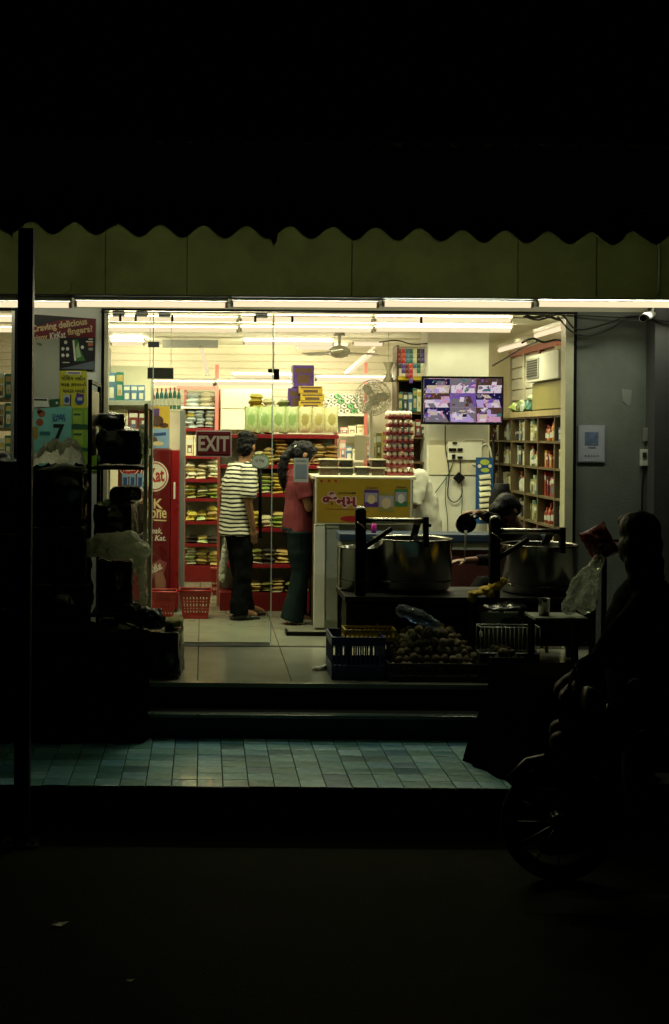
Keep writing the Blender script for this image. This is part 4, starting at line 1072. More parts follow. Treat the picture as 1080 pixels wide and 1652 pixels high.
# ------------------------------------------------------------------ television, sockets and sachet card on the white column
def screen_mat():
    m = bpy.data.materials.new('camera_mosaic'); m.use_nodes = True
    nt = m.node_tree; nt.nodes.clear(); N, L = nt.nodes, nt.links
    tc = N.new('ShaderNodeTexCoord'); mp = N.new('ShaderNodeMapping'); mp.inputs['Scale'].default_value = (3.0, 1, 3.0); L.new(tc.outputs['Generated'], mp.inputs[0])
    fl = N.new('ShaderNodeVectorMath'); fl.operation = 'FLOOR'; L.new(mp.outputs[0], fl.inputs[0])
    wn_ = N.new('ShaderNodeTexWhiteNoise'); L.new(fl.outputs[0], wn_.inputs['Vector'])
    ad = N.new('ShaderNodeVectorMath'); ad.operation = 'MULTIPLY_ADD'; ad.inputs[1].default_value = (9, 3, 7); L.new(fl.outputs[0], ad.inputs[0]); L.new(mp.outputs[0], ad.inputs[2])
    vo = N.new('ShaderNodeTexVoronoi'); vo.inputs['Scale'].default_value = 3.6; vo.distance = 'MANHATTAN'; L.new(ad.outputs[0], vo.inputs['Vector'])
    nz = N.new('ShaderNodeTexNoise'); nz.inputs['Scale'].default_value = 6.0; nz.inputs['Detail'].default_value = 7; nz.inputs['Distortion'].default_value = .9; L.new(ad.outputs[0], nz.inputs['Vector'])
    sv_ = N.new('ShaderNodeSeparateColor'); L.new(vo.outputs['Color'], sv_.inputs[0])
    mxf = N.new('ShaderNodeMath'); mxf.operation = 'MULTIPLY_ADD'; mxf.inputs[1].default_value = .34; L.new(sv_.outputs[0], mxf.inputs[0])
    hf = N.new('ShaderNodeMath'); hf.operation = 'MULTIPLY'; hf.inputs[1].default_value = .7; L.new(nz.outputs['Fac'], hf.inputs[0]); L.new(hf.outputs[0], mxf.inputs[2])
    pb = N.new('ShaderNodeMath'); pb.operation = 'MULTIPLY_ADD'; pb.inputs[1].default_value = .16; pb.inputs[2].default_value = -.08; L.new(wn_.outputs['Value'], pb.inputs[0])
    sm_ = N.new('ShaderNodeMath'); sm_.operation = 'ADD'; L.new(mxf.outputs[0], sm_.inputs[0]); L.new(pb.outputs[0], sm_.inputs[1])
    rp = N.new('ShaderNodeValToRGB'); L.new(sm_.outputs[0], rp.inputs[0])
    e = rp.color_ramp.elements; e[0].position = .30; e[0].color = (.01, .008, .05, 1); e[1].position = .70; e[1].color = (.80, .62, .62, 1)
    for p_, c_ in ((.42, (.05, .03, .14, 1)), (.50, (.28, .19, .20, 1)), (.58, (.55, .44, .40, 1))):
        q = rp.color_ramp.elements.new(p_); q.color = c_
    hs = N.new('ShaderNodeMix'); hs.data_type = 'RGBA'; hs.inputs['Factor'].default_value = .4; hs.blend_type = 'OVERLAY'
    L.new(rp.outputs[0], hs.inputs['A']); L.new(vo.outputs['Color'], hs.inputs['B'])
    tint = N.new('ShaderNodeMix'); tint.data_type = 'RGBA'; tint.inputs['A'].default_value = (.72, .66, .56, 1); tint.inputs['B'].default_value = (.85, .55, 1.0, 1)
    sx = N.new('ShaderNodeSeparateXYZ'); L.new(tc.outputs['Generated'], sx.inputs[0]); L.new(sx.outputs[0], tint.inputs['Factor'])
    mu = N.new('ShaderNodeMix'); mu.data_type = 'RGBA'; mu.blend_type = 'MULTIPLY'; mu.inputs['Factor'].default_value = 1; L.new(hs.outputs['Result'], mu.inputs['A']); L.new(tint.outputs['Result'], mu.inputs['B'])
    em_ = N.new('ShaderNodeEmission'); em_.inputs[1].default_value = 1.0; L.new(mu.outputs['Result'], em_.inputs[0])
    o = N.new('ShaderNodeOutputMaterial'); L.new(em_.outputs[0], o.inputs[0])
    return m
TD = 12.35
tv = thing('television', 'wide wall television showing a mosaic of purple camera pictures', 'television', P(747, 684, TD))
MB().bp(681, 607, 813, 685, TD, .045).build('casing', m_black, tv, .004)
MB().bp(684, 610.5, 810, 681, TD - .003, .003).build('screen', screen_mat(), tv)
scr = [EM('screen_' + n_, c_, .85) for n_, c_ in (('cream', (.70, .56, .42)), ('lilac', (.55, .40, .75)), ('navy', (.012, .012, .06)), ('brown', (.10, .05, .04)), ('teal', (.05, .20, .18)), ('pink', (.75, .38, .55)), ('grey', (.22, .19, .22)), ('violet', (.20, .10, .42)), ('white', (.85, .72, .78)), ('red', (.40, .08, .08)))]
rs_ = random.Random(5)
for r_ in range(3):
    for c_ in range(3):
        x0_, y0_ = 684.5 + c_ * 42, 611 + r_ * 23.3; b = MB(); dd = TD - .0045
        def q4(xa, ya, xb, yb, mi, sk=0.0, lift=0.0): b.add([P(x0_ + 42 * u_, y0_ + 23.3 * v_, dd - lift) for u_, v_ in ((xa, yb), (xb, yb), (min(1, max(0, xb + sk)), ya), (min(1, max(0, xa + sk)), ya))], [(0, 1, 2, 3)], mi)
        fl_ = [0, 8, 6, 1][(r_ + c_) % 4] if c_ < 2 else [8, 1, 5][r_]
        q4(0, 0, .995, .985, [2, 6, 3, 7][(r_ * 2 + c_) % 4]); q4(.05, .45, .95, .985, fl_, rs_.uniform(-.25, .25), .0003)
        for k in range(9):
            xa_, ya_ = rs_.uniform(0, .8), rs_.uniform(0, .75); q4(xa_, ya_, min(1, xa_ + rs_.uniform(.06, .32)), min(.98, ya_ + rs_.uniform(.08, .4)), rs_.randint(0, 9), rs_.uniform(-.15, .15), .0006 + .0003 * k)
        for k in range(16):
            xa_, ya_ = rs_.uniform(0, .95), rs_.uniform(0, .9); q4(xa_, ya_, xa_ + rs_.uniform(.015, .05), min(.98, ya_ + rs_.uniform(.03, .14)), rs_.randint(0, 9), 0, .0035 + .0002 * k)
        b.build('camera_picture', scr, tv)
MB().bp(735, 630, 760, 660, TD + .05, .19).build('wall_bracket', m_dark, tv)
tag(MB().bp(692, 600, 728, 606.5, TD + .0, .03).build('black_cap', m_black, None, .004), 'small black box on top of the television', 'box') if False else None
sw = thing('socket_board', 'white wall socket board with plugs on the column', 'socket', P(740, 730, 12.57))
MB().bp(723, 712, 778, 742, 12.555, .028).build('plate', m_white, sw, .004)
for (xa, ya, xb, yb) in ((731, 713, 738, 716), (725, 723, 737, 728), (739, 723, 747, 728), (730, 733, 735, 740), (739, 736, 747, 740)):
    MB().bp(xa, ya, xb, yb, 12.535, .02).build('plug', m_black, sw, .003)
def cable(pts, r, label, mat=m_cable, d=12.57):
    ps = [P(x, y, d) if len(q) == 0 else P(x, y, q[0]) for x, y, *q in pts]
    # smooth the run
    out = []
    for i in range(len(ps) - 1):
        p0, p1, p2, p3 = ps[max(i - 1, 0)], ps[i], ps[i + 1], ps[min(i + 2, len(ps) - 1)]
        for t_ in (0, .25, .5, .75):
            out.append(.5 * ((2 * p1) + (p2 - p0) * t_ + (2 * p0 - 5 * p1 + 4 * p2 - p3) * t_ ** 2 + (3 * p1 - p0 - 3 * p2 + p3) * t_ ** 3))
    out.append(ps[-1])
    return tag(MB().tube(out, r, 6).build('cable', mat), label, 'cable')
cable([(719, 686), (719, 720), (723, 745), (725, 765), (723, 790), (724, 803), (732, 810), (741, 806), (746, 795), (745, 780)], .006, 'dark looped cable from the television down the column')
cable([(733, 738), (730, 750), (722, 768), (706, 790), (694, 808)], .005, 'dark slanting cable from the sockets towards the white shirt', m_gcable)
cable([(743, 738), (743, 752), (743, 764)], .005, 'short cable between the sockets and the square adapter')
cable([(745, 785), (746, 810), (745, 832), (744, 856)], .004, 'thin green cable hanging below the square adapter', m_gcable)
cable([(721, 768), (719, 805), (722, 830), (723, 858)], .004, 'thin green cable running down the column edge', m_gcable)
cable([(746, 712), (756, 709), (780, 710), (790, 722), (793, 738)], .006, 'white cable arching from the sockets to the column corner', m_white)
cable([(762, 748), (768, 750), (773, 742), (777, 722), (784, 716), (791, 722), (795, 745)], .006, 'white curled cable beside the blue sachet card', m_white)
ad_ = MB().box(P(741, 771, 12.555), (.085, .03, .085), rot=Matrix.Rotation(math.radians(42), 3, 'Y')).build('adapter', m_black, None, .006)
tag(ad_, 'black square adapter hanging tilted on the column', 'adapter')
sc_ = thing('sachet_card', 'tall blue hanging card with rows of white sachets', 'sachet card', P(782, 835, 12.5))
m_cardb = M('card_blue', (.02, .09, .28), .45)
MB().bp(768, 738, 796, 845, 12.5, .006).build('card', m_cardb, sc_)
patch(775, 741, 790, 750, 12.497, M('print_lime', (.45, .55, .08), .5), sc_, round_=True); patch(776, 755, 790, 762, 12.497, M('print_lime', (.45, .55, .08)), sc_, round_=True)
for x in (774, 791): patch(x - 3, 749, x + 3, 755, 12.496, m_pr_white, sc_, round_=True)
for k in range(8):
    y = 769 + k * 9.3
    c = P(783, y, 12.48); ob('sachet', pouch(g_white, k % 4), None, sc_, loc=c, rot=(math.radians(60), math.radians(-6), 0), scale=(.115, .05, .02))
cable([(796, 700), (797, 740), (797, 790)], .012, 'dark hanging cord at the right edge of the column', m_cable, 12.55)

# ------------------------------------------------------------------ fans, hanging goods
m_fan = M('fan_white', (.85, .85, .78), .4)
cf = thing('ceiling_fan', 'white hanging ceiling fan near the middle of the shop', 'ceiling fan', P(548, 545, 12.9))
hb = P(548, 566, 12.9)
MB().tube([(hb.x, hb.y, ZCEIL - .01), (hb.x, hb.y, hb.z + .03)], .014, 10).build('downrod', m_fan, cf)
MB().lathe([(0, .06), (.05, .05), (.10, .02), (.11, -.01), (.09, -.05), (.04, -.07), (0, -.07)], hb, 20).build('motor', m_fan, cf)
MB().lathe([(.0, 0), (.06, -.0), (.05, .06), (0, .07)], (hb.x, hb.y, ZCEIL - .085), 16).build('canopy', m_fan, cf)
for k in range(3):
    a_ = math.radians(20 + 120 * k); R = Matrix.Rotation(a_, 3, 'Z') @ Matrix.Rotation(math.radians(9), 3, 'X')
    MB().box(hb + R @ Vector((.26, 0, -.02)), (.32, .12, .008), rot=R).build('blade', m_fan, cf, .003)
wf = thing('pedestal_fan', 'pale round caged fan in front of the back shelf', 'fan', (P(602, 641, 13.6).x, 13.75, 0))
fc = P(602, 641, 13.6); FR = Matrix.Rotation(math.radians(75), 3, 'X') @ Matrix.Rotation(math.radians(-18), 3, 'Y')
b = MB()
for q in (.185, .13, .07):
    for zz in ((.03, -.05) if q > .15 else (.05, -.07)):
        b.tube([fc + FR @ Vector((q * math.cos(t_ * math.pi / 14), q * math.sin(t_ * math.pi / 14), zz)) for t_ in range(29)], .005, 5)
for k in range(24):
    a_ = k * math.pi / 12
    b.tube([fc + FR @ Vector((math.cos(a_) * q, math.sin(a_) * q, z_)) for q, z_ in ((.03, .055), (.13, .05), (.19, -.01), (.13, -.07), (.03, -.075))], .003, 4)
b.build('cage', m_fan, wf)
MB().lathe([(0, .06), (.035, .055), (.04, .0), (.06, -.08), (.05, -.16), (0, -.17)], fc, 16, rot=FR).build('motor', m_fan, wf)
for k in range(3):
    R = FR @ Matrix.Rotation(k * 2.094, 3, 'Z') @ Matrix.Rotation(.4, 3, 'X')
    MB().ell(fc + R @ Vector((.10, 0, 0)), (.075, .05, .006), R, 10, 6).build('blade', M('fan_blade', (.8, .8, .7), .3), wf)
MB().tube([fc + Vector((0, .14, -.03)), (fc.x, 13.75, fc.z - .2), (fc.x, 13.75, .03)], .016, 10).build('pole', m_fan, wf)
MB().lathe([(0, .05), (.05, .045), (.2, .02), (.2, 0), (0, 0)], (fc.x, 13.75, 0), 20).build('base', m_fan, wf)
# hourglass lamp-shaped basket hung from the ceiling
hg = thing('hanging_ornament', 'cream hourglass-shaped ornament hanging from the ceiling', 'ornament', P(627, 600, 12.9))
c = P(627, 600, 12.9)
MB().lathe([(0, .1), (.055, .1), (.015, .0), (.06, -.1), (0, -.1)], c, 18).build('cones', m_cream, hg); MB().tube([c + Vector((0, 0, .1)), (c.x, c.y, ZCEIL - .01)], .003, 5).build('string', m_cream, hg)
# dark rack behind the counter with hanging strips
rk = thing('tall_dark_rack', 'tall dark rack crowded with hanging sachets left of the television', 'shelf rack', (P(662, 700, 12.75).x, 12.9, 0))
xa, xb = P(640, 700, 12.75).x, P(690, 700, 12.75).x
for x in (xa, xb - .02):
    MB().lo_hi((x, 12.75, 0), (x + .02, 13.05, P(0, 552, 12.75).z)).build('upright', m_wood, rk)
MB().lo_hi((xa, 13.05, 0), (xb, 13.06, P(0, 600, 12.75).z)).build('back_panel', m_wood, rk)
for y in (612, 665, 705, 745, 790):
    MB().bp(640, y, 690, y + 3, 12.75, .3).build('board', m_wood, rk)
MB().bp(643, 607, 682, 613, 12.73, .015).build('yellow_strip', M('print_strip_yellow', (.65, .50, .03), .5), rk)
MB().tube([P(640, 560, 12.72), P(690, 560, 12.72)], .006, 6).build('hanging_rail', m_alu, rk)
mats_s = [g_maroon, g_dark, g_teal, g_red, g_purple, g_white, g_blue]
for i in range(7):
    x = 645 + i * 6.2; n = 4 + (i * 5) % 4
    t = thing('sachet_strip', 'hanging strip of sachets, %s from the left on the rail by the television' % ORD[i], 'sachet strip', P(x, 561, 12.7), 'sachet strips on the rail')
    for k in range(n):
        ob('sachet', pouch(mats_s[(i * 3 + k // 3) % 7], k % 4), None, t, loc=P(x, 566 + k * 8.0, 12.69), rot=(math.radians(90), 0, rnd.uniform(-.2, .2)), scale=(.038, .05, .012))
row_boxes('mixed pack on the upper dark rack shelf', 'packs on the tall dark rack', [g_teal, g_dark, g_blue, g_teal, g_white], 643, 688, 664, 12.78, 6, 44, hv=.4)
row_boxes('mixed pack on the middle dark rack shelf', 'packs on the tall dark rack', [g_dark, g_teal, g_white, g_maroon], 643, 688, 704, 12.78, 5, 32, hv=.5)
row_boxes('small pack standing left of the egg trays', 'packs left of the eggs', [g_olive, g_tan, g_dark, g_cream], 606, 634, 742, 13.3, 3, 66, hv=.5)
tl = thing('side_table', 'plain narrow table behind the food boxes', 'table', (P(615, 742, 13.3).x, 13.4, 0))
c0, c1 = P(597, 743, 13.28), P(640, 743, 13.28)
MB().lo_hi((c0.x, 13.25, c0.z - .03), (c1.x, 13.55, c0.z - .002)).build('top', m_wood, tl)
for x in (c0.x + .02, c1.x - .02):
    for y in (13.27, 13.53): MB().lo_hi((x - .015, y - .015, 0), (x + .015, y + .015, c0.z - .03)).build('leg', m_wood, tl)

# ------------------------------------------------------------------ right wall shelving
XS = 2.95
rs = thing('wall_shelving', 'long brown wooden shelving along the right wall', 'shelf rack', (XS, 12, 0))
bays = [10.58, 10.81, 11.35, 11.81, 12.34, 12.86, 13.27]
zs = [.35, .70, .96, 1.20, 1.45, 1.68, 1.90]
for y in bays:
    MB().lo_hi((XS, y - .012, 0), (XS + .28, y + .012, 1.90 if y > 10.6 else 2.05)).build('upright', m_ply, rs, .002)
for z in zs:
    MB().lo_hi((XS + .004, 10.594, z - .02), (XS + .28, 13.258, z)).build('board', m_ply, rs)
MB().lo_hi((XS - .012, 10.58, 1.895), (XS + .004, 13.27, 1.945)).build('top_rail', M('pale_wood', (.42, .34, .15), .5, var=.2, stretch=(1, 6, 1)), rs, .003)
MB().lo_hi((XS + .28, 10.58, 0), (XS + .295, 13.27, 1.9)).build('back_panel', m_wood, rs)
bayn = ['next to the door jamb', 'in the second bay', 'in the third bay', 'in the fourth bay', 'in the fifth bay', 'in the farthest bay']
pal = [[g_white, g_blue, g_pale], [g_red, g_orange, g_maroon], [g_white, g_olive, g_teal], [g_white, g_pale, g_dark], [g_pale, g_dark, g_white], [g_maroon, g_white, g_dark]]
zn = ['bottom shelf', 'second shelf', 'third shelf', 'fourth shelf', 'fifth shelf', 'top shelf']
for bi, (ya, yb) in enumerate(zip(bays, bays[1:])):
    n = max(3, int((yb - ya) / .070))
    for zi, z in enumerate(zs[:-1]):
        if zi < 1: continue
        kindb = (bi + zi) % 3
        for i in range(n):
            if rnd.random() < .06: continue
            y = ya + .02 + (yb - ya - .04) * (i + .5) / n; hgt = rnd.uniform(.10, .21); m_ = pal[bi][(i + zi) % 3]
            lb = '%s %s, %s, %s from the near end' % ('bottle' if kindb == 0 else 'pack', bayn[bi], zn[zi], ORD[i])
            if kindb == 0: put('bottle', bottle_mesh(m_), (XS + .06 + rnd.uniform(0, .04), y, z), (.058, .058, hgt), lb, 'bottle', 'goods on the right wall shelving')
            else: put('pack', unit_box(m_), (XS + .07 + rnd.uniform(0, .03), y, z + hgt / 2), (.08, .06, hgt), lb, 'pack', 'goods on the right wall shelving', rz=rnd.uniform(-.2, .2))
# olive cabinet and white box above it
za = 1.947
cbn = thing('wall_cabinet', 'olive wall cabinet with a yellow end on top of the right shelving', 'cabinet', (3.1, 11.1, za))
y0, y1 = 10.62, 11.62
MB().lo_hi((XS + .03, y0, za), (XS + .33, y1, 2.20)).build('carcass', M('olive_paint', (.28, .28, .09), .5, var=.1), cbn, .004)
MB().lo_hi((XS + .012, y0 + .02, za + .01), (XS + .028, y1 - .02, 2.19)).build('door', M('yellow_paint', (.30, .27, .08), .5, var=.1), cbn, .003)
wb = thing('white_vent_box', 'white metal box with a dark square vent above the olive cabinet', 'vent box', (3.1, 11.1, 2.2))
MB().lo_hi((XS - .03, y0 - .02, 2.203), (XS + .33, y1 + .05, 2.44)).build('housing', m_white, wb, .006)
f_ = MB().lo_hi((XS - .042, y1 - .42, 2.235), (XS - .032, y1 - .02, 2.41)).build('vent_frame', m_alu, wb)
for k in range(7): MB().lo_hi((XS - .05, y1 - .39, 2.25 + k * .022), (XS - .043, y1 - .05, 2.262 + k * .022)).build('vent_slat', m_dark, f_)
stx = 'green and white pack heaped on the right shelving top'
for i in range(10):
    put('green_pack', pouch([g_lime, g_teal, g_green, g_pale][i % 4], i % 4), (XS + .12 + rnd.uniform(-.04, .06), 11.75 + .13 * (i % 7), za + .05 + (.06 if i > 6 else 0)), (.16, .15, .09), stx + ', %s of ten going back' % ORD[i], 'packet', 'green packs on the shelving top', rot=(rnd.uniform(-.6, .6), rnd.uniform(-.6, .6), rnd.uniform(0, 3)))
# windowed cream partition on the right wall above the shelving
pt_ = thing('sliding_window', 'cream framed sliding window on the right wall beyond the television', 'window', (3.28, 13, 1.95))
for y in (11.9, 12.5, 13.1, 13.7): MB().lo_hi((3.25, y - .03, 1.96), (3.30, y + .03, 2.56)).build('frame_post', m_pink if y == 12.5 else m_cream, pt_)
MB().lo_hi((3.25, 11.87, 2.561), (3.30, 13.73, 2.62)).build('frame_head', m_pink, pt_)
for k in range(5): MB().lo_hi((3.27, 11.94, 1.98 + k * .115), (3.285, 13.66, 2.08 + k * .115)).build('slat', m_white, pt_, .003)
# ------------------------------------------------------------------ long blue service counter inside the opening
sv = thing('service_counter', 'long low counter with a blue top and maroon front behind the grinders', 'counter', (GX(725, 10.75), 10.9, 0))
za_ = P(725, 862, 10.7).z
MB().lo_hi((P(548, 860, 10.7).x, 10.7, za_ - .07), (2.9, 11.05, za_)).build('top', M('blue_laminate', (.03, .05, .085), .35, var=.1), sv, .015)
MB().lo_hi((P(552, 860, 10.7).x, 10.72, za_ - .13), (2.88, 11.03, za_ - .071)).build('white_band', m_pale_ if False else m_lam, sv)
MB().lo_hi((P(552, 860, 10.7).x, 10.74, 0), (2.88, 11.02, za_ - .131)).build('front', M('maroon_laminate', (.07, .016, .014), .5, var=.15), sv)
tag(MB().lathe([(0, 0), (.05, 0), (.055, .02), (.055, .13), (.035, .16), (.03, .2), (0, .2)], (P(808, 800, 11.0).x, 10.87, za_), 16).build('canister', m_black), 'black canister on the counter behind the seated person', 'canister') if False else None
bb = MB().lathe([(0, 0), (.10, 0), (.11, .05), (.105, .30), (.07, .36), (.065, .42), (0, .42)], (P(809, 800, 10.9).x, 10.88, za_), 18)
tag(bb.build('black_urn', m_black), 'tall black urn on the counter behind the bowed head', 'urn')
pkb = thing('pink_bottle', 'tiny pink bottle standing on the blue counter', 'bottle', (P(604, 860, 10.78).x, 10.8, za_))
MB().lathe([(0, 0), (.022, 0), (.022, .06), (.012, .08), (0, .08)], (P(604, 860, 10.78).x, 10.8, za_), 12).build('body', M('hot_pink', (.6, .02, .35), .4), pkb); MB().lathe([(.014, .08), (.014, .1), (0, .1)], (P(604, 860, 10.78).x, 10.8, za_), 12).build('cap', m_white, pkb)

# ------------------------------------------------------------------ signs on the glass
ex = thing('exit_sign', 'dark red EXIT sign with pale letters stuck on the glass door', 'sign', P(345, 738, 10.45))
MB().bp(316, 694, 374, 737, 10.445, .004).build('frame', m_ppink, ex); MB().bp(318, 696.5, 372, 734.5, 10.442, .003).build('plate', M('exit_maroon', (.14, .008, .015), .5), ex)
letter('EXIT', 320, 703, 370, 728, 10.4395, M('exit_letter', (.70, .58, .45), .5), ex)
for y in (699.5, 731): patch(322, y - .8, 368, y + .8, 10.4395, M('exit_dim_red', (.30, .03, .03), .5), ex)
gp = thing('payment_sign', 'small oval pale payment sign beside the striped shirt', 'sign', P(420, 757, 10.41))
k = S(10.41); c = P(420.5, 745, 10.41)
b = MB(); n = 28; pts = [(c.x + .072 * math.copysign(abs(math.cos(t_ * 2 * math.pi / n)) ** .55, math.cos(t_ * 2 * math.pi / n)), c.z + .056 * math.copysign(abs(math.sin(t_ * 2 * math.pi / n)) ** .7, math.sin(t_ * 2 * math.pi / n))) for t_ in range(n)]
b.add([(x, y, z) for y in (10.405, 10.412) for x, z in pts], [tuple(range(n)), tuple(range(2 * n - 1, n - 1, -1))] + [(i, n + i, n + (i + 1) % n, (i + 1) % n) for i in range(n)])
b.build('plate', M('sign_green', (.35, .60, .30), .5), gp)
patch(407, 735, 433, 755, 10.4025, M('sign_pale', (.85, .88, .72), .5), gp, round_=True); letter('gpay', 412.5, 740, 427, 746, 10.400, M('sign_grey', (.10, .13, .12), .5), gp)
pp = thing('paper_notice', 'small white paper notice on the glass in front of the ponytailed person', 'notice', P(486, 777, 10.44))
MB().bp(474, 739, 498, 778, 10.44, .003).build('sheet', m_paper, pp); patch(477, 749, 495, 771, 10.438, M('notice_blue_grey', (.32, .38, .44), .6), pp); patch(478, 742, 494, 744, 10.438, M('notice_blue_grey', (.32, .38, .44)), pp)

# ------------------------------------------------------------------ posters on the left front wall
PD = 10.392
def poster(name, label, pts, mat, d=PD):
    t = thing(name, label, 'poster', P(*pts[0], d))
    n = len(pts)
    MB().add([P(x, y, d) for x, y in pts] + [P(x, y, d + .002) for x, y in pts], [tuple(range(n))[::-1], tuple(range(n, 2 * n))] + [(i, (i + 1) % n, n + (i + 1) % n, n + i) for i in range(n)]).build('sheet', mat, t)
    return t
p1 = poster('red_poster', 'dark red poster with slanted cream lettering at the top of the front wall', [(30, 505), (155, 514), (154, 545), (30, 556)], M('poster_maroon', (.17, .012, .02), .5, var=.3, scale=7))
poly([(30, 506), (140, 513), (95, 516), (60, 526), (30, 527)], PD - .002, m_pr_black, p1)
letter('crav', 50, 518.5, 141, 533, PD - .003, m_pr_gold, p1, tilt=math.radians(9)); letter('fing', 109, 527, 150, 541, PD - .003, m_pr_gold, p1, tilt=math.radians(9)); letter('kk', 80, 535, 106, 547, PD - .003, m_pr_white, p1, tilt=math.radians(9)); letter('crisp', 50, 540, 77, 552, PD - .003, m_pr_gold, p1, tilt=math.radians(9))
p2 = poster('blank_sheet', 'large blank pale sheet pasted below the red poster', [(30, 548), (96, 546), (96, 645), (30, 646)], M('sheet_grey', (.42, .43, .34), .7, var=.06), PD - .008)
patch(59, 553, 68, 557, PD - .0095, M('sheet_mark', (.15, .16, .14), .6), p2, tilt=-.3)
p3 = poster('black_poster', 'black poster with a green kitchen gadget and round pale icons', [(95.5, 545), (154, 544), (153, 597), (95.5, 595)], m_pr_black, PD - .006)
poly([(96, 595), (152, 582), (152.5, 596)], PD - .008, M('poster_grey_blue', (.12, .14, .17), .5), p3)
for (x, y) in ((106, 552), (101.5, 562.5), (109, 562.5), (101.5, 573), (109, 573), (133, 560)): patch(x - 2.6, y - 2.9, x + 2.6, y + 2.9, PD - .008, m_pr_white, p3, round_=True)
poly([(116, 549), (118, 547), (126, 548), (127, 558), (138, 582), (121, 583)], PD - .008, M('poster_green', (.05, .17, .05), .5), p3); poly([(122, 562), (127, 551), (128, 562), (131, 575), (124, 578)], PD - .0095, M('poster_pale_green', (.35, .50, .26), .5), p3); poly([(117, 549), (120, 549), (123, 581), (120, 582)], PD - .0095, m_pr_white, p3)
for (xa, ya, xb, yb, m_) in ((143, 546, 150, 548, m_pr_white), (139, 550, 150, 552, m_pr_white), (142, 553, 150, 558, M('poster_orange', (.5, .14, .04), .5)), (143, 561, 150, 565, M('poster_mid_grey', (.3, .28, .25), .5)), (101, 584, 112, 585.2, m_pr_white)): patch(xa, ya, xb, yb, PD - .008, m_, p3)
p4 = poster('yellow_poster', 'yellow poster with three lines of dark lettering above two washing machines', [(96, 598), (140, 597), (141, 658), (97, 658)], M('poster_yellow', (.46, .44, .03), .5, var=.08))
patch(107, 599, 131, 604, PD - .002, m_pr_white, p4); patch(109, 600.5, 129, 602.5, PD - .003, m_pr_purple, p4)
for key, y, xa, xb in (('g1', 610, 99, 138), ('g2', 620.5, 98, 139), ('g3', 630, 101, 137)): letter(key, xa, y - 4.5, xb, y + 3.5, PD - .002, m_pr_black, p4)
patch(102, 636, 115, 654, PD - .002, m_pr_black, p4); patch(102, 636, 113, 653, PD - .003, M('poster_silver', (.38, .40, .38), .5), p4); patch(104, 640, 112, 650, PD - .004, m_pr_dblue, p4, round_=True)
patch(121, 637, 136, 653, PD - .002, m_pr_dblue, p4, round_=True); patch(123, 635, 135, 643, PD - .003, m_pr_purple, p4, tilt=-.2); patch(125, 641, 133, 646, PD - .004, M('poster_silver', (.38, .4, .38)), p4)
p5 = poster('green_poster', 'lime green poster sheet with darker bands left of the black rack', [(113, 658), (160, 655), (160, 760), (113, 760)], M('poster_lime', (.17, .32, .03), .5, var=.1), PD + .001)
for (xa, ya, xb, yb) in ((114, 685, 160, 692), (114, 722, 160, 728)): patch(xa, ya, xb, yb, PD - .001, M('poster_dark_green', (.02, .09, .04), .5), p5)
for (xa, ya, xb, yb) in ((118, 663, 132, 684), (118, 694, 134, 718), (137, 662, 140, 684)): patch(xa, ya, xb, yb, PD - .001, M('poster_mid_green', (.28, .42, .06), .5), p5)
for (xa, ya, xb, yb) in ((119, 667, 130, 670), (119, 699, 132, 702)): patch(xa, ya, xb, yb, PD - .002, M('poster_dark_green', (.02, .09, .04)), p5)
p6 = poster('teal_poster', 'teal poster with a big dark number seven over the white sack', [(30, 661), (116, 655), (114, 760), (30, 760)], M('poster_teal', (.16, .44, .40), .5, var=.25, scale=3), PD - .010)
letter('seven', 86, 684, 104, 714, PD - .0115, m_pr_black, p6); letter('dark', 85, 668, 106, 674, PD - .0115, m_pr_dblue, p6); letter('boats', 85, 674.5, 106, 680, PD - .0115, m_pr_dblue, p6)
for (x, y, r) in ((67, 667, 6), (63, 663, 4), (64, 681, 6)): patch(x - r, y - r, x + r, y + r, PD - .0115, M('poster_biscuit', (.28, .09, .03), .5), p6, round_=True)
patch(64, 696, 81, 702, PD - .0115, M('poster_deep_teal', (.03, .14, .16), .5), p6); patch(52, 688, 61, 708, PD - .0115, M('poster_gold', (.35, .25, .04), .5), p6)
p7 = poster('small_card', 'small white and green card above the teal poster', [(54, 642), (78, 642), (79, 656), (54, 657)], m_paper, PD - .012)
patch(55, 643.5, 76, 646, PD - .0135, m_pr_black, p7)
p8 = poster('dark_green_card', 'small dark green card beside the yellow poster', [(81, 644), (96, 643), (96, 655), (81, 656)], M('poster_dark_green', (.02, .09, .04)), PD - .012)
patch(90, 648, 93.5, 652, PD - .0135, m_pr_white, p8, round_=True)
# ------------------------------------------------------------------ right front wall: notice, conduit, meter, camera, cables
qn = thing('wall_notice', 'white framed notice with a blue square on the grey front wall', 'notice', P(955, 745, 10.39))
MB().bp(933, 686, 977, 746, 10.388, .01).build('frame', M('notice_edge', (.34, .36, .44), .5), qn, .002); MB().bp(935, 688, 975, 744, 10.3865, .002).build('sheet', M('notice_sheet', (.44, .45, .52), .6), qn)
patch(944, 697, 966, 718, 10.3845, M('notice_blue', (.13, .18, .30), .6, var=.3, scale=30), qn)
for k in range(5): patch(944 + k * 5, 734, 946.5 + k * 5, 736.5, 10.3845, M('notice_blue', (.13, .18, .3)), qn)
patch(949, 721, 962, 722.5, 10.3845, M('notice_blue', (.13, .18, .3)), qn)
tag(MB().add([P(x, y, 10.396) for x, y in ((1004, 627), (1020, 629), (1019, 646), (1016, 656), (1005, 647))], [(0, 1, 2, 3, 4)]).build('paint_scar', M('pale_scar', (.27, .28, .26), .8)), 'pale shield-shaped patch of bare plaster on the grey wall', 'patch')
cd = thing('conduit', 'vertical grey conduit pipe on the grey wall corner', 'pipe', P(1055, 690, 10.36))
MB().tube([P(1056, 512, 10.37), P(1055, 690, 10.37)], .012, 10).build('pipe', m_grey, cd)
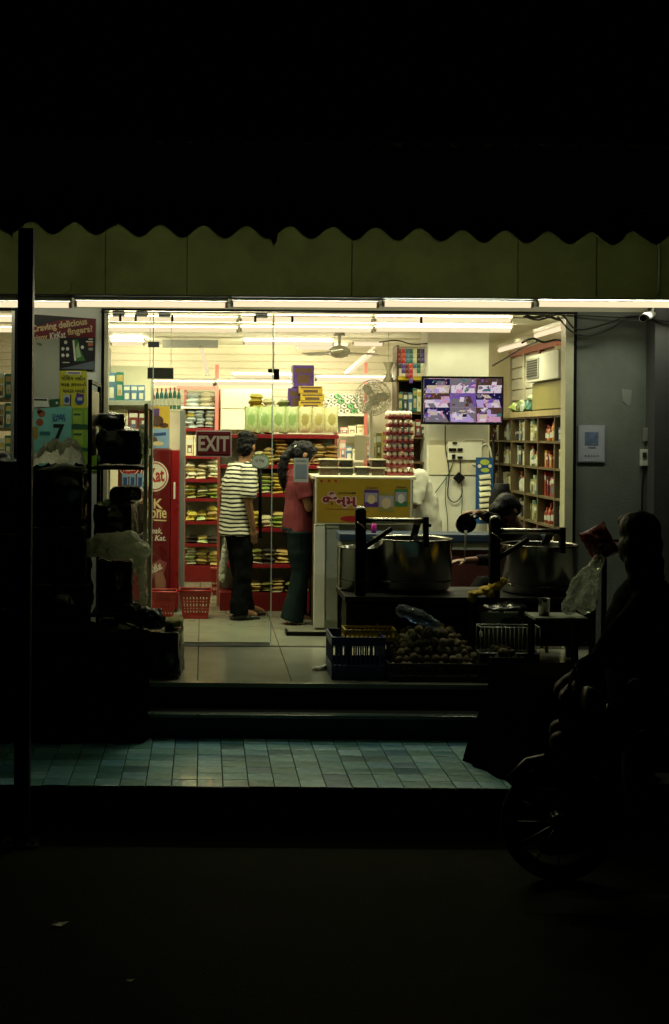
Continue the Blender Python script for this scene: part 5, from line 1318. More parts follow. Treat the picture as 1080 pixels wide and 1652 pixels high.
for y in (560, 620): MB().box(P(1055.6, y, 10.375), (.05, .02, .015)).build('clip', m_alu, cd)
cable([(1064, 386, 9.94), (1064, 430, 9.94), (1063, 478, 9.94)], .011, 'pale vertical pipe on the dark fascia at the right end', m_alu, 9.94)
sb = thing('switch_box', 'pair of wall switch boxes at the foot of the conduit', 'switch box', P(1050, 755, 10.36))
MB().bp(1041, 690, 1056, 712, 10.35, .05).build('upper_box', m_alu, sb, .005); MB().bp(1036, 725, 1047, 752, 10.345, .055).build('lower_box', m_white, sb, .005); MB().bp(1047.5, 724, 1060, 756, 10.34, .06).build('meter_box', m_jamb, sb, .005); MB().bp(1038, 730, 1044, 738, 10.338, .008).build('switch', m_dark, sb)
cable([(1040, 754, 10.37), (1037, 790, 10.37), (1036, 850, 10.38)], .009, 'black cable dropping below the switch boxes')
cc = thing('security_camera', 'small white security camera under the fascia at the right', 'camera', P(1045, 512, 10.1))
q0, q1 = P(1052, 507, 10.15), P(1038, 513, 9.95)
MB().tube([q0, q1], .032, 14).build('body', m_white, cc); MB().tube([q1, q1 + (q1 - q0).normalized() * .006], .024, 14).build('lens', m_black, cc); MB().tube([q0, P(1055, 495, 10.2)], .01, 8).build('bracket', m_white, cc)
cable([(845, 510, 10.33), (870, 516, 10.3), (905, 507, 10.3), (925, 528, 10.28), (945, 531, 10.28), (985, 520, 10.28), (1010, 511, 10.28), (1040, 509, 10.2)], .008, 'black drooping cable from the door head to the camera')
cable([(900, 510, 10.3), (922, 534, 10.27), (950, 541, 10.27), (990, 528, 10.27), (1015, 514, 10.27), (1080, 518, 10.15), (1120, 518, 10.15)], .008, 'lower black drooping cable crossing the grey wall top')
cable([(162, 503, 10.335), (400, 504, 10.335), (700, 506, 10.335), (912, 508, 10.335), (1010, 512, 10.3), (1100, 506, 10.2)], .005, 'thin black wire running along the door head')
hk = thing('hook_wire', 'rail with small dark hanging clips under the door head', 'hook rail', P(430, 508, 10.34))
MB().tube([P(172, 508, 10.345), P(912, 513, 10.345)], .004, 6).build('rail', m_dark, hk)
for x in (194, 219, 278, 412, 472, 680): MB().bp(x - 2, 507 + (x - 172) * .007, x + 2, 518 + (x - 172) * .007, 10.335, .01).build('clip', m_gcable if x == 219 else m_black, hk, .002)
cable([(100, 473, 9.93), (108, 472, 9.925), (114, 466, 9.92), (116, 456, 9.92), (119, 455, 9.92)], .005, 'short curled yellow wire end sticking out of the fascia', M('yellow_wire', (.4, .38, .08), .5), 9.93)
hs_ = thing('hanging_sign', 'small dark rectangular sign hanging above the green bottles', 'sign', P(258, 600, 11.0))
MB().bp(238, 593, 280, 611, 11.0, .02).build('plate', M('sign_slate', (.10, .11, .11), .5), hs_, .003)
for x in (242, 276): MB().tube([P(x, 593, 11.01), (P(x, 593, 11.01).x, 11.01, ZCEIL - .02)], .002, 4).build('string', m_alu, hs_)
cm = thing('dome_camera', 'dark little camera hung beside the glass door top', 'camera', P(441, 603, 11.2))
MB().bp(433, 595, 451, 601, 11.2, .05).build('mount', m_black, cm, .003); MB().bp(442, 600, 451, 612, 11.2, .05).build('body', m_black, cm, .004); MB().tube([P(442, 595, 11.22), (P(442, 595, 11.22).x, 11.22, ZCEIL - .02)], .004, 6).build('rod', m_alu, cm)
ps = thing('slate_plate', 'tiny dark plate high on the glass left of the door', 'plate', P(247, 555, 10.41)); MB().bp(239, 551, 257, 560, 10.41, .015).build('plate', M('sign_slate', (.1, .11, .11)), ps, .002)
bm_ = thing('blind_box', 'long grey roller box on the back ceiling left', 'roller box', P(305, 556, 14.6)); MB().bp(262, 546, 352, 560, 14.6, .12).build('box', M('sign_slate2', (.20, .21, .19), .5), bm_, .004); MB().bp(262, 543, 352, 545.5, 14.58, .03).build('rail', m_dark, bm_)
cable([(848, 508, 10.6), (862, 512, 10.6), (880, 509, 10.6), (905, 516, 10.6), (918, 510, 10.6)], .012, 'thick dark cable tangle under the ceiling by the right jamb')
cable([(842, 553, 10.8), (860, 546, 10.8), (878, 552, 10.8), (898, 548, 10.8), (914, 553, 10.8)], .010, 'dark sagging cable above the white vent box')
cable([(795, 590, 12.0), (820, 575, 11.8), (845, 560, 11.4), (868, 550, 11.0)], .008, 'dark cable climbing along the right wall to the vent box')
cable([(612, 552, 12.6), (640, 549, 12.6), (665, 555, 12.6), (690, 554, 12.6)], .007, 'dark cable strung to the top of the white column')
# neighbouring window goods
nw = thing('window_shelf', 'small shelf of pale packs inside the far left window', 'shelf', P(5, 660, 11.0))
for y in (642, 690, 742): MB().bp(-60, y, 19, y + 5, 11.0, .3).build('board', m_ply, nw)
for y, l_ in ((642, 'upper'), (690, 'lower'), (742, 'lowest')):
    row_boxes('pale teal pack, %s board of far left window' % l_, 'packs in the far left window', [g_pale, g_teal, g_white, g_dark], -50, 19, y, 11.05, 6, 44 if y < 740 else 40, hv=.15)

# ------------------------------------------------------------------ vendor's grinders, pots and crates
def grinder(label, xa, xb, ya, yb, d, postx, posty, armx, army, zbase):
    k = S(d); w = (xb - xa) / k; cx = P((xa + xb) / 2, 900, d).x; r = w / 2
    zt_ = P(0, ya, d).z; z0 = P(0, yb, d).z; yc = d + r
    t = thing('wet_grinder', label, 'grinder', (cx, yc, zbase))
    MB().lathe([(0, z0), (r * .90, z0), (r * .96, z0 + .02), (r * .97, z0 + .05), (r, z0 + .055), (r, zt_ - .01), (r + .008, zt_), (r - .004, zt_ + .004), (r - .012, zt_ - .008), (r - .014, z0 + .04), (0, z0 + .03)], (cx, yc, 0), 48).build('drum', m_steel, t)
    MB().lathe([(r + .002, z0 + .062), (r + .006, z0 + .068), (r + .002, z0 + .074)], (cx, yc, 0), 48).build('band', m_steel, t)
    MB().lathe([(r * .7, zbase), (r * .7, z0 + .001)], (cx, yc, 0), 24).build('pedestal', m_black, t)
    px = P(postx, 900, d).x; zp = P(postx, posty, d).z
    MB().lo_hi((px - .038, d - .06, zbase), (px + .038, d + .01, zp - .02)).build('post', m_black, t, .01)
    MB().lathe([(.036, -.03), (.038, -.005), (.025, .012), (0, .016)], (px, d - .025, zp - .012), 18).build('post_cap', m_steel, t)
    ax = P(armx, 900, d).x; za2 = P(armx, army, d).z
    MB().tube([(px + .02, d - .025, za2), (ax, d - .025, za2)], .021, 14).build('arm', M('bright_steel', (.62, .58, .48), .28, metal=1.0, var=.05), t)
    MB().lo_hi((ax - .02, d - .05, zt_ - .04), (ax + .02, d, za2 + .03)).build('arm_end', m_black, t, .004)
    MB().tube([(px + .03, d - .02, za2 - .2), (ax - .25, d - .02, za2 - .06)], .018, 8).build('brace', m_black, t)
    MB().tube([((cx + ax) / 2 - .03, d + .03, za2 - .02), ((cx + ax) / 2 - .03, yc, zt_ - .05)], .028, 10).build('roller_shaft', m_black, t)
    MB().tube([(px - .03, d - .06, za2 - .01), (px + .04, d - .09, za2 - .06)], .008, 8).build('clamp_lever', m_steel, t)
    return t
m_table = M('table_dark_steel', (.03, .03, .028), .5, metal=.5, var=.2)
tb = thing('grinder_table', 'dark low steel table carrying the two grinders', 'table', (GX(740, 9.3), 9.4, 0))
ztb = P(660, 962, 9.4).z
xa, xb = P(557, 962, 9.36).x, P(965, 962, 9.36).x
MB().lo_hi((xa, 9.36, ztb - .04), (xb, 10.02, ztb)).build('top', m_table, tb, .005)
for x in (xa + .03, (xa + xb) / 2, xb - .03):
    for y in (9.39, 9.99): MB().lo_hi((x - .02, y - .02, 0), (x + .02, y + .02, ztb - .04)).build('leg', m_table, tb)
MB().lo_hi((xa, 9.41, .18), (xb, 10.0, .20)).build('lower_shelf', m_table, tb)
grinder('steel drum grinder nearest the counter, its arm over the wide drum', 612, 741, 868, 951, 9.45, 581, 817, 686, 840, ztb)
grinder('right steel drum grinder in front of the seated person', 824, 950, 876, 956, 9.42, 797, 832, 906, 857, ztb)
pt2 = thing('steel_pot', 'plain steel pot half hidden behind the first grinder', 'pot', (P(582, 950, 9.62).x, 9.78, ztb))
pc = P(584, 950, 9.62); k = S(9.62); r = 36 / k; zt_ = P(584, 886, 9.62).z; z0_ = ztb + .002
MB().lathe([(0, z0_), (r * .95, z0_), (r, z0_ + .02), (r, zt_), (r + .006, zt_ + .004), (r - .006, zt_), (r - .008, z0_ + .02), (0, z0_ + .02)], (pc.x, 9.62 + r, 0), 40).build('body', m_steel, pt2)
MB().lathe([(r + .001, z0_ + .075), (r + .005, z0_ + .08), (r + .001, z0_ + .085)], (pc.x, 9.62 + r, 0), 40).build('band', m_steel, pt2)
# yellow cloth
def cloth(name, pts, d, mat, label, cat, amp=.012, dep=.03, seed=0):
    b = MB(); ps = [P(x, y, d + dd) for x, y, dd in pts]
    for a_, b2 in zip(ps, ps[1:]): b.cap(a_, b2, dep, dep * .8, 8)
    return tag(ob(name, fuse(b, .009, 3, amp, 14, seed, True), mat), label, cat)
b = MB()
for x, y, dd, r in ((768, 957, .0, (.06, .06, .016)), (785, 952, .02, (.06, .06, .024)), (800, 946, .02, (.05, .06, .032)), (811, 940, .02, (.03, .05, .036)), (764, 965, -.03, (.035, .014, .03)), (792, 960, -.035, (.045, .012, .02))): b.ell(P(x, y, 9.36 + dd), r)
tag(ob('yellow_cloth', fuse(b, .007, 3, .014, 16, 2, True), M('yellow_cotton', (.50, .33, .02), .8, var=.1)), 'crumpled yellow cloth on the table edge between the grinders', 'cloth')
# crates
def crate(name, xa, xb, ya, d, dep, h, mat, label, group=None, z0=0.0):
    X0, X1 = GX(xa, d), GX(xb, d); t = thing(name, label, 'crate', ((X0 + X1) / 2, d + dep / 2, z0), group)
    b = MB(); th = .012
    for (p, q) in (((X0, d), (X1, d + th)), ((X0, d + dep - th), (X1, d + dep)), ((X0, d + th), (X0 + th, d + dep - th)), ((X1 - th, d + th), (X1, d + dep - th))):
        b.lo_hi((p[0], p[1], z0), (q[0], q[1], z0 + h * .35)); b.lo_hi((p[0], p[1], z0 + h * .8), (q[0], q[1], z0 + h))
    b.lo_hi((X0 + th, d + th, z0), (X1 - th, d + dep - th, z0 + .012))
    b.build('shell', mat, t)
    sl = MB(); n = 11
    for i in range(n + 1):
        x = X0 + .006 + (X1 - X0 - .012) * i / n
        for y in (d + .006, d + dep - .006): MB().lo_hi((x - .006, y - .004, z0 + h * .35), (x + .006, y + .004, z0 + h * .8)).build('slat', mat, t)
    for i in range(7):
        y = d + .02 + (dep - .04) * i / 6
        for x in (X0 + .006, X1 - .006): MB().lo_hi((x - .004, y - .006, z0 + h * .35), (x + .004, y + .006, z0 + h * .8)).build('slat', mat, t)
    return t
m_bcr = M('blue_crate', (.02, .035, .13), .45, var=.1); m_ycr = M('yellow_crate', (.48, .34, .02), .5, var=.12); m_gcr = M('dark_crate', (.02, .022, .02), .5)
crate('plastic_crate', 535, 622, 1010, 8.98, .42, .30, m_bcr, 'blue plastic crate at the edge of the shop floor')
crate('plastic_crate', 556, 640, 1000, 9.13, .22, .08, m_ycr, 'shallow yellow crate sitting in the blue crate', None, .25)
crate('plastic_crate', 627, 788, 1040, 8.92, .50, .13, m_gcr, 'wide dark crate heaped with potatoes')
crate('plastic_crate', 792, 846, 1050, 8.90, .40, .18, m_gcr, 'small dark crate of potatoes under the white bucket')
# potatoes
m_pot = M('potato_skin', (.22, .17, .085), .8, var=.3, scale=30, rand=.3, bump=.3, bscale=80)
pms = []
for v in range(4):
    b = MB().ell((0, 0, 0), (.045, .036, .033), nu=12, nv=8)
    b.v = [tuple(Vector(p) * (1 + .22 * noise.noise(Vector(p) * 22 + Vector((v * 9, 0, 0))))) for p in b.v]
    me = b.mesh('potato'); me.materials.append(m_pot); pms.append(me)
k_ = 0
rows_ = []
X0, X1 = GX(632, 8.95), GX(783, 8.95)
for lay in range(5):
    yb0, yb1 = 8.95 + lay * .035, 9.38
    nx, ny = 11 - lay, 5 - lay // 2
    for j in range(ny):
        for i in range(nx + (j % 2)):
            u = (i + .5 + rnd.uniform(-.25, .25)) / (nx + 1)
            hump = math.sin(math.pi * min(1, max(0, u))) ** .5
            zz = .10 + lay * .052 * (.55 + .45 * hump) + j * .012
            rows_.append((X0 + (X1 - X0) * (lay * .04 + u * (1 - lay * .08)), yb0 + (yb1 - yb0) * (j + .5) / ny + rnd.uniform(-.015, .015), zz))
for (x, y, z) in rows_:
    q = rnd.uniform(.62, .95)
    tag(ob('potato', pms[rnd.randint(0, 3)], None, None, loc=(x, y, z), rot=(rnd.uniform(0, 6), rnd.uniform(0, 6), rnd.uniform(0, 6)), scale=(q, q, q)), 'brown potato in the large heap in the wide dark crate', 'potato', 'potatoes heaped in the wide crate')
X0, X1 = GX(795, 8.93), GX(842, 8.93)
for lay in range(3):
    for j in range(4):
        for i in range(5 - lay):
            q = rnd.uniform(.5, .72)
            tag(ob('potato', pms[rnd.randint(0, 3)], None, None, loc=(X0 + (X1 - X0) * (i + .5 + lay * .5) / 5 + rnd.uniform(-.01, .01), 8.93 + .09 * (j + .5) + rnd.uniform(-.01, .01), .12 + lay * .045), rot=(rnd.uniform(0, 6), rnd.uniform(0, 6), 0), scale=(q, q, q)), 'small potato in the little crate beside the large heap', 'potato', 'small potatoes in the little crate')
# dark sacks on the table's lower shelf
for i, (xa, xb, ya, yb) in enumerate(((560, 612, 972, 1038), (618, 700, 978, 1038), (704, 778, 974, 1038), (800, 880, 976, 1038), (884, 956, 972, 1038))):
    c0, c1 = P(xa, yb, 9.5), P(xb, ya, 9.5); b = MB(); cx = (c0.x + c1.x) / 2; hh = ztb - .06 - .2
    b.box((cx, 9.72, .2 + hh / 2), ((c1.x - c0.x) * .95, .4, hh * .95)); b.ell((cx, 9.72, .2 + hh / 2), ((c1.x - c0.x) * .5, .22, hh * .5))
    tag(ob('dark_sack', fuse(b, .016, 6, .014, 9, 40 + i, True), M('dark_jute', (.045, .045, .022), .9, var=.3, scale=12, bump=.3)), 'dark jute sack under the grinder table, %s from the left' % ['first', 'second', 'third', 'fourth', 'fifth'][i], 'sack', 'dark sacks under the grinder table')
def TRANSL(name, col):
    m = bpy.data.materials.new(name); m.use_nodes = True
    nt = m.node_tree; N, L = nt.nodes, nt.links; p = N['Principled BSDF']; p.inputs['Base Color'].default_value = (*col, 1); p.inputs['Roughness'].default_value = .35
    tc = N.new('ShaderNodeTexCoord'); nz = N.new('ShaderNodeTexNoise'); nz.inputs['Scale'].default_value = 13; nz.inputs['Detail'].default_value = 4; nz.inputs['Distortion'].default_value = 1.2; L.new(tc.outputs['Object'], nz.inputs['Vector'])
    bu = N.new('ShaderNodeBump'); bu.inputs['Strength'].default_value = 1.0; bu.inputs['Distance'].default_value = .05; L.new(nz.outputs['Fac'], bu.inputs['Height']); L.new(bu.outputs[0], p.inputs['Normal'])
    t = N.new('ShaderNodeBsdfTranslucent'); t.inputs[0].default_value = (*col, 1); L.new(bu.outputs[0], t.inputs['Normal'])
    mx = N.new('ShaderNodeMixShader'); mx.inputs[0].default_value = .55; o = N['Material Output']
    L.new(p.outputs[0], mx.inputs[1]); L.new(t.outputs[0], mx.inputs[2]); L.new(mx.outputs[0], o.inputs[0])
    return m
# bags
m_plast = GLASS('bag_plastic', (.66, .74, .62), .9, .20)
m_whbag = TRANSL('white_plastic_bag', (.78, .78, .64))
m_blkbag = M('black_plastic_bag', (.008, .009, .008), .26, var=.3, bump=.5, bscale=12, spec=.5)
def sack(name, prims, mat, label, cat='sack', voxel=.012, amp=.02, nscale=9, seed=0, ridged=True, group=None, smooth=4):
    b = MB()
    for c, r in prims: b.ell(c, r)
    return tag(ob(name, fuse(b, voxel, smooth, amp, nscale, seed, ridged), mat), label, cat, group)
c1 = P(655, 985, 9.2); c2 = P(690, 1003, 9.1)
b = MB(); b.cap(P(648, 985, 9.2), P(676, 995, 9.15), .045, .055); b.cap(P(676, 995, 9.15), P(704, 1008, 9.1), .055, .03)
tag(ob('clear_bag', fuse(b, .008, 3, .014, 16, 4, True), GLASS('blue_clear_plastic', (.30, .42, .60), .95, .10)), 'bluish clear plastic bag lying over the potatoes', 'bag')
# bucket and wire basket
bk = thing('bucket', 'off-white bucket with a dark cloth over its rim', 'bucket', (GX(822, 9.0), 9.25, 0))
bc = Vector((GX(822, 9.1, .4), 9.30, 0)); zr = P(822, 988, 9.1).z; z0_ = P(822, 1052, 9.1).z
MB().lathe([(0, z0_), (.13, z0_), (.165, zr - .02), (.172, zr - .02), (.172, zr), (.16, zr), (.125, z0_ + .01), (0, z0_ + .01)], bc, 32).build('pail', M('bucket_plastic', (.42, .42, .30), .5, var=.1), bk)
b = MB(); b.ell(bc + Vector((0, 0, zr)), (.18, .18, .05)); b.ell(bc + Vector((.04, -.12, zr - .06)), (.1, .05, .05))
ob('cover_cloth', fuse(b, .012, 3, .015, 12, 3), m_blkbag, bk)
MB().lo_hi((bc.x - .2, 9.12, 0), (bc.x + .2, 9.5, z0_)).build('plinth', m_gcr, bk)
wbk = thing('wire_basket', 'thin wire basket in front of the off-white bucket', 'basket', (GX(822, 8.97), 9.0, 0))
b = MB(); X0, X1 = P(776, 1010, 8.97).x, P(872, 1010, 8.97).x; zt_, zb_ = P(0, 1006, 8.97).z, P(0, 1048, 8.97).z
for z in (zt_, zb_): b.tube([(X0, 8.97, z), (X1, 8.97, z), (X1, 9.11, z), (X0, 9.11, z), (X0, 8.97, z)], .004, 5)
for i in range(15):
    x = X0 + (X1 - X0) * i / 14; b.tube([(x, 8.97, zb_), (x, 8.97, zt_)], .002, 4); b.tube([(x, 9.11, zb_), (x, 9.11, zt_)], .002, 4)
b.build('wires', m_alu, wbk); MB().lo_hi((X0, 8.98, 0), (X1, 9.10, zb_ - .004)).build('block', m_gcr, wbk)
# side tray with steel cup
tr = thing('tray_stand', 'small dark stand with a pale tray right of the bucket', 'stand', (GX(905, 8.8), 8.9, 0))
z_t = P(900, 996, 8.75).z; X0, X1 = P(862, 996, 8.75).x, P(948, 996, 8.75).x
MB().lo_hi((X0, 8.72, z_t - .02), (X1, 9.0, z_t)).build('tray', M('pale_tray', (.30, .32, .25), .4), tr, .004)
for x in (X0 + .03, X1 - .03):
    for y in (8.9, 8.97): MB().lo_hi((x - .012, y - .012, 0), (x + .012, y + .012, z_t - .02)).build('leg', m_black, tr)
cu = thing('steel_cup', 'steel tumbler standing on the pale tray', 'cup', (P(880, 990, 8.8).x, 8.83, z_t))
MB().lathe([(0, z_t + .001), (.036, z_t + .001), (.042, z_t + .115), (.044, z_t + .118), (.040, z_t + .115), (.034, z_t + .006), (0, z_t + .006)], (P(880, 990, 8.8).x, 8.83, 0), 28).build('tumbler', m_steel, cu)
b = MB(); b.cap(P(966, 905, 8.7), P(935, 945, 8.72), .035, .05); b.cap(P(935, 945, 8.72), P(918, 982, 8.75), .05, .045); b.cap(P(955, 930, 8.75), P(945, 975, 8.78), .05, .06)
tag(ob('clear_bag', fuse(b, .007, 3, .024, 12, 6, True), m_plast), 'crumpled clear plastic bag hanging beside the right grinder', 'bag')
pb_ = pillow_mesh(22, 18, 1, .5, 3); c = P(967, 876, 8.82)
Rb = Matrix.Rotation(math.radians(-28), 3, 'Y') @ Matrix.Rotation(math.radians(84), 3, 'X')
pb_.v = [tuple(Rb @ Vector((x * .20 + .010 * noise.noise(Vector((x * 9, y * 9, 1))), y * .24, z * .10 + .016 * (1 - 2 * abs(noise.noise(Vector((x * 7, y * 5, 4))))))) + c) for x, y, z in pb_.v]
cp = pb_.build('snack_bag', M('red_foil', (.24, .015, .02), .28, var=.4, scale=14, spec=.6)); tag(cp, 'crumpled red snack bag beside the dark head of the rider', 'snack bag')
letter('lays', 953, 878, 980, 891, 8.745, m_ppink, cp, tilt=.35)
sn = thing('bag_stand', 'thin dark rack holding the hanging bags at the right', 'stand', (GX(960, 8.9), 8.95, 0))
xq = P(975, 900, 8.95).x
MB().lo_hi((xq - .015, 8.93, 0), (xq + .015, 8.96, P(0, 850, 8.95).z)).build('pole', m_black, sn); MB().lo_hi((xq - .15, 8.925, P(0, 866, 8.95).z), (xq + .12, 8.929, P(0, 862, 8.95).z)).build('crossbar', m_black, sn); MB().lo_hi((xq - .2, 8.85, 0), (xq + .2, 9.05, .03)).build('foot', m_black, sn)
# floor bits
fb = thing('floor_bar', 'flat dark metal bar lying on the shop floor by the counter', 'bar', (GX(496, 11.0), 11.0, 0))
MB().lo_hi((GX(462, 10.95), 10.93, 0), (GX(532, 10.95), 10.97, .035)).build('bar', m_black, fb, .004); MB().lo_hi((GX(462, 10.95), 10.97, 0), (GX(466, 10.95), 11.15, .03)).build('end_piece', m_black, fb)
b = MB(); c = Vector((GX(517, 9.35), 9.35, .012)); b.cap(c + Vector((-.05, -.03, 0)), c + Vector((.02, .0, .004)), .012, .02); b.cap(c + Vector((.02, 0, .004)), c + Vector((.055, .05, .01)), .02, .014)
tag(ob('crumpled_paper', fuse(b, .005, 2, .008, 30, 1, True), m_paper), 'crumpled white paper scrap on the floor near the blue crate', 'paper scrap')
for (px, d, w, lb) in ((96, 5.95, .045, 'small pale scrap lying on the dark street at the left'), (210, 5.35, .02, 'tiny pale speck of litter lower on the dark street')):
    b = MB(); c = Vector((GX(px, d, Z_ST), d, Z_ST + .006)); b.add([c + Vector(q) * w for q in ((-1, -.4, .2), (.2, -.3, 0), (1, .3, .3), (.1, .5, .1), (-.6, .2, .5))], [(0, 1, 3, 4), (1, 2, 3)])
    tag(b.build('litter', m_paper), lb, 'litter', None, 'thing')

# ------------------------------------------------------------------ dark draped stand and the motorcycle rider at the right
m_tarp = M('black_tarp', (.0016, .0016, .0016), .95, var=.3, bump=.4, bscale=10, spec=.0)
ds = thing('draped_stand', 'low stand draped with black tarpaulin at the right of the porch', 'stand', (GX(860, 7.8, Z_PO), 7.8, Z_PO))
base = [Vector((GX(747, 8.04, Z_PO), 8.04, Z_PO)), Vector((GX(840, 7.43, Z_PO), 7.43, Z_PO)), Vector((2.9, 7.43, Z_PO)), Vector((2.9, 8.5, Z_PO)), Vector((GX(760, 8.5, Z_PO), 8.5, Z_PO))]
top = [Vector((GX(800, 8.1, .2), 8.1, .22)), Vector((GX(880, 7.6, .2), 7.6, .22)), Vector((2.85, 7.6, .22)), Vector((2.85, 8.5, .22)), Vector((GX(800, 8.5, .2), 8.5, .22))]
b = MB(); lev = []
for k in range(7):
    t_ = k / 6; ring = []
    for i in range(5):
        for s_ in range(8):
            p = base[i].lerp(base[(i + 1) % 5], s_ / 8); q = top[i].lerp(top[(i + 1) % 5], s_ / 8)
            r_ = p.lerp(q, t_ ** .8); ring.append(r_ + Vector((.02 * math.sin(s_ * 2.4 + i), .015 * math.cos(s_ * 3 + i * 2), 0)) * (1 - t_))
    lev.append(ring)
n = 40
b.add([p for r_ in lev for p in r_], [(k * n + i, k * n + (i + 1) % n, (k + 1) * n + (i + 1) % n, (k + 1) * n + i) for k in range(6) for i in range(n)] + [tuple(6 * n + i for i in range(n))], 0, True)
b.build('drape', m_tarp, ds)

MD = 6.62
mc = thing('motorcycle', 'dark parked motorcycle with its front wheel towards the shop steps', 'motorcycle', (GX(1010, MD, Z_ST), MD, Z_ST))
m_tyre = M('tyre_rubber', (.005, .005, .005), .9, spec=.03); m_bike = M('bike_black', (.005, .005, .006), .35, var=.1, spec=.10)
def wheel(cx):
    c = Vector((cx, MD, Z_ST + .30)); RX = Matrix.Rotation(math.pi / 2, 3, 'X')
    w_ = MB().lathe([(.235, -.03), (.27, -.045), (.295, -.03), (.30, 0), (.295, .03), (.27, .045), (.235, .03), (.235, -.03)], c, 40, rot=RX).build('wheel', m_tyre, mc)
    MB().lathe([(.235, -.028), (.22, -.02), (.22, .02), (.235, .028)], c, 40, rot=RX).build('rim', m_bike, w_)
    b = MB()
    for k in range(12):
        a_ = k * math.pi / 6; b.tube([c, c + Vector((math.cos(a_) * .225, 0, math.sin(a_) * .225))], .005, 5)
    b.build('spokes', m_bike, w_); MB().lathe([(0, -.05), (.045, -.05), (.045, .05), (0, .05)], c, 16, rot=RX).build('hub', m_bike, w_)
    return c
w1x, w2x = GX(902, MD, Z_ST + .3), GX(902, MD, Z_ST + .3) + 1.28
ca, cb_ = wheel(w1x), wheel(w2x)
MB().tube([ca + Vector((0, -.07, 0)), ca + Vector((.20, -.07, .45)), ca + Vector((.25, -.05, .62))], .022, 10).build('fork', m_bike, mc); MB().tube([ca + Vector((0, .07, 0)), ca + Vector((.20, .07, .45)), ca + Vector((.25, .05, .62))], .022, 10).build('fork', m_bike, mc)
b = MB(); b.cap(ca + Vector((.42, 0, .48)), ca + Vector((.72, 0, .44)), .12, .10)
ob('fuel_tank', fuse(b, .015, 4), m_bike, mc)
b = MB(); b.cap(ca + Vector((.78, 0, .44)), ca + Vector((1.35, 0, .50)), .075, .06); b.cap(ca + Vector((.78, .06, .44)), ca + Vector((1.3, .06, .48)), .06, .05); b.cap(ca + Vector((.78, -.06, .44)), ca + Vector((1.3, -.06, .48)), .06, .05)
ob('seat', fuse(b, .015, 3), m_tarp, mc)
b = MB(); b.box(ca + Vector((.58, 0, .08)), (.34, .24, .30)); b.cap(ca + Vector((.44, 0, .05)), ca + Vector((.40, 0, .32)), .09, .08)
ob('engine', fuse(b, .015, 2), m_bike, mc)
MB().tube([ca + Vector((.27, 0, .60)), ca + Vector((.50, 0, .12)), ca + Vector((.80, 0, .05)), cb_], .025, 8).build('frame', m_bike, mc)
MB().tube([cb_ + Vector((0, .1, 0)), cb_ + Vector((-.12, .1, .36))], .02, 8).build('shock_absorber', m_steel, mc); MB().tube([cb_ + Vector((0, -.1, 0)), cb_ + Vector((-.12, -.1, .36))], .02, 8).build('shock_absorber', m_steel, mc)
MB().tube([ca + Vector((.42, -.12, -.02)), ca + Vector((.8, -.15, -.10)), cb_ + Vector((.1, -.15, 0))], [.02, .03, .04], 10).build('exhaust', m_steel, mc)
hb_ = ca + Vector((.27, 0, .66))
MB().tube([hb_ + Vector((.14, -.36, .10)), hb_ + Vector((.05, -.22, .12)), hb_, hb_ + Vector((.05, .22, .12)), hb_ + Vector((.14, .36, .10))], .014, 8).build('handlebar', m_bike, mc)
MB().lathe([(0, -.05), (.06, -.04), (.085, .02), (.08, .04), (0, .05)], hb_ + Vector((-.1, 0, -.04)), 20, rot=Matrix.Rotation(-math.pi / 2, 3, 'Y')).build('headlamp', m_bike, mc)
MB().tube([ca + Vector((-.26, 0, .2)), ca + Vector((-.16, 0, .30)), ca + Vector((.0, 0, .335)), ca + Vector((.18, 0, .30))], .035, 8).build('mudguard', m_bike, mc)
a_, b_2 = P(1015, 1190, MD - .22), P(1052, 1174, MD - .22)
MB().tube([a_, b_2, P(1090, 1160, MD - .22)], .008, 8).build('side_rail', m_steel, mc); MB().tube([P(1062, 1152, MD - .2), P(1092, 1136, MD - .2)], .008, 8).build('grab_rail', m_steel, mc)

# rider
loc = Vector((GX(1030, MD, .2), MD, .22)); T = frame(loc, math.radians(165)); R3 = T.to_3x3(); h_ = math.radians(75)
HEADTURN = math.radians(95)
rd = thing('person', 'dark seated person with round black hair on the motorcycle at the right', 'person', loc)
hc = P(1031, 868, MD); HR = frame(loc, HEADTURN).to_3x3() @ Matrix.Rotation(math.radians(-8), 3, 'X')
nk = P(1042, 945, MD); hp = loc + Vector((.08, 0, .03))
b = MB(); headshape(b, hc, HR, 1.05); b.cap(nk + Vector((0, 0, -.02)), hc.lerp(nk, .3), .062, .055)
b.rings([(hp, .17, .12, h_), (hp.lerp(nk, .4), .16, .12, h_), (hp.lerp(nk, .8), .17, .11, h_), (nk, .08, .07, h_)])
side = R3 @ Vector((1, 0, 0)); cam_side = side if side.y < 0 else -side
shn, shf = nk + cam_side * .19 - Vector((0, 0, .07)), nk - cam_side * .19 - Vector((0, 0, .07))
eln, wrn = P(968, 1062, MD - .30), P(930, 1086, MD - .33)
elf, wrf = P(985, 1070, MD + .25), P(935, 1100, MD + .3)
for sh, el, wr in ((shn, eln, wrn), (shf, elf, wrf)):
    b.cap(sh, el, .05, .042); b.cap(el, wr, .042, .028); hand(b, wr, (-.85, 0, -.5), (.1, 0, -1), .5, 1, 1)
for s_ in (1, -1):
    o_ = cam_side * s_ * .14
    b.cap(hp + o_ * .6, loc + o_ + Vector((-.40, 0, -.05)), .085, .06); b.cap(loc + o_ + Vector((-.40, 0, -.05)), loc + o_ * 1.2 + Vector((-.25, 0, -.50)), .055, .04); b.cap(loc + o_ * 1.2 + Vector((-.25, 0, -.52)), loc + o_ * 1.3 + Vector((-.42, 0, -.56)), .04, .03)
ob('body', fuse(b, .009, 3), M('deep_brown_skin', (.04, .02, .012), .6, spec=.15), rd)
b = MB()
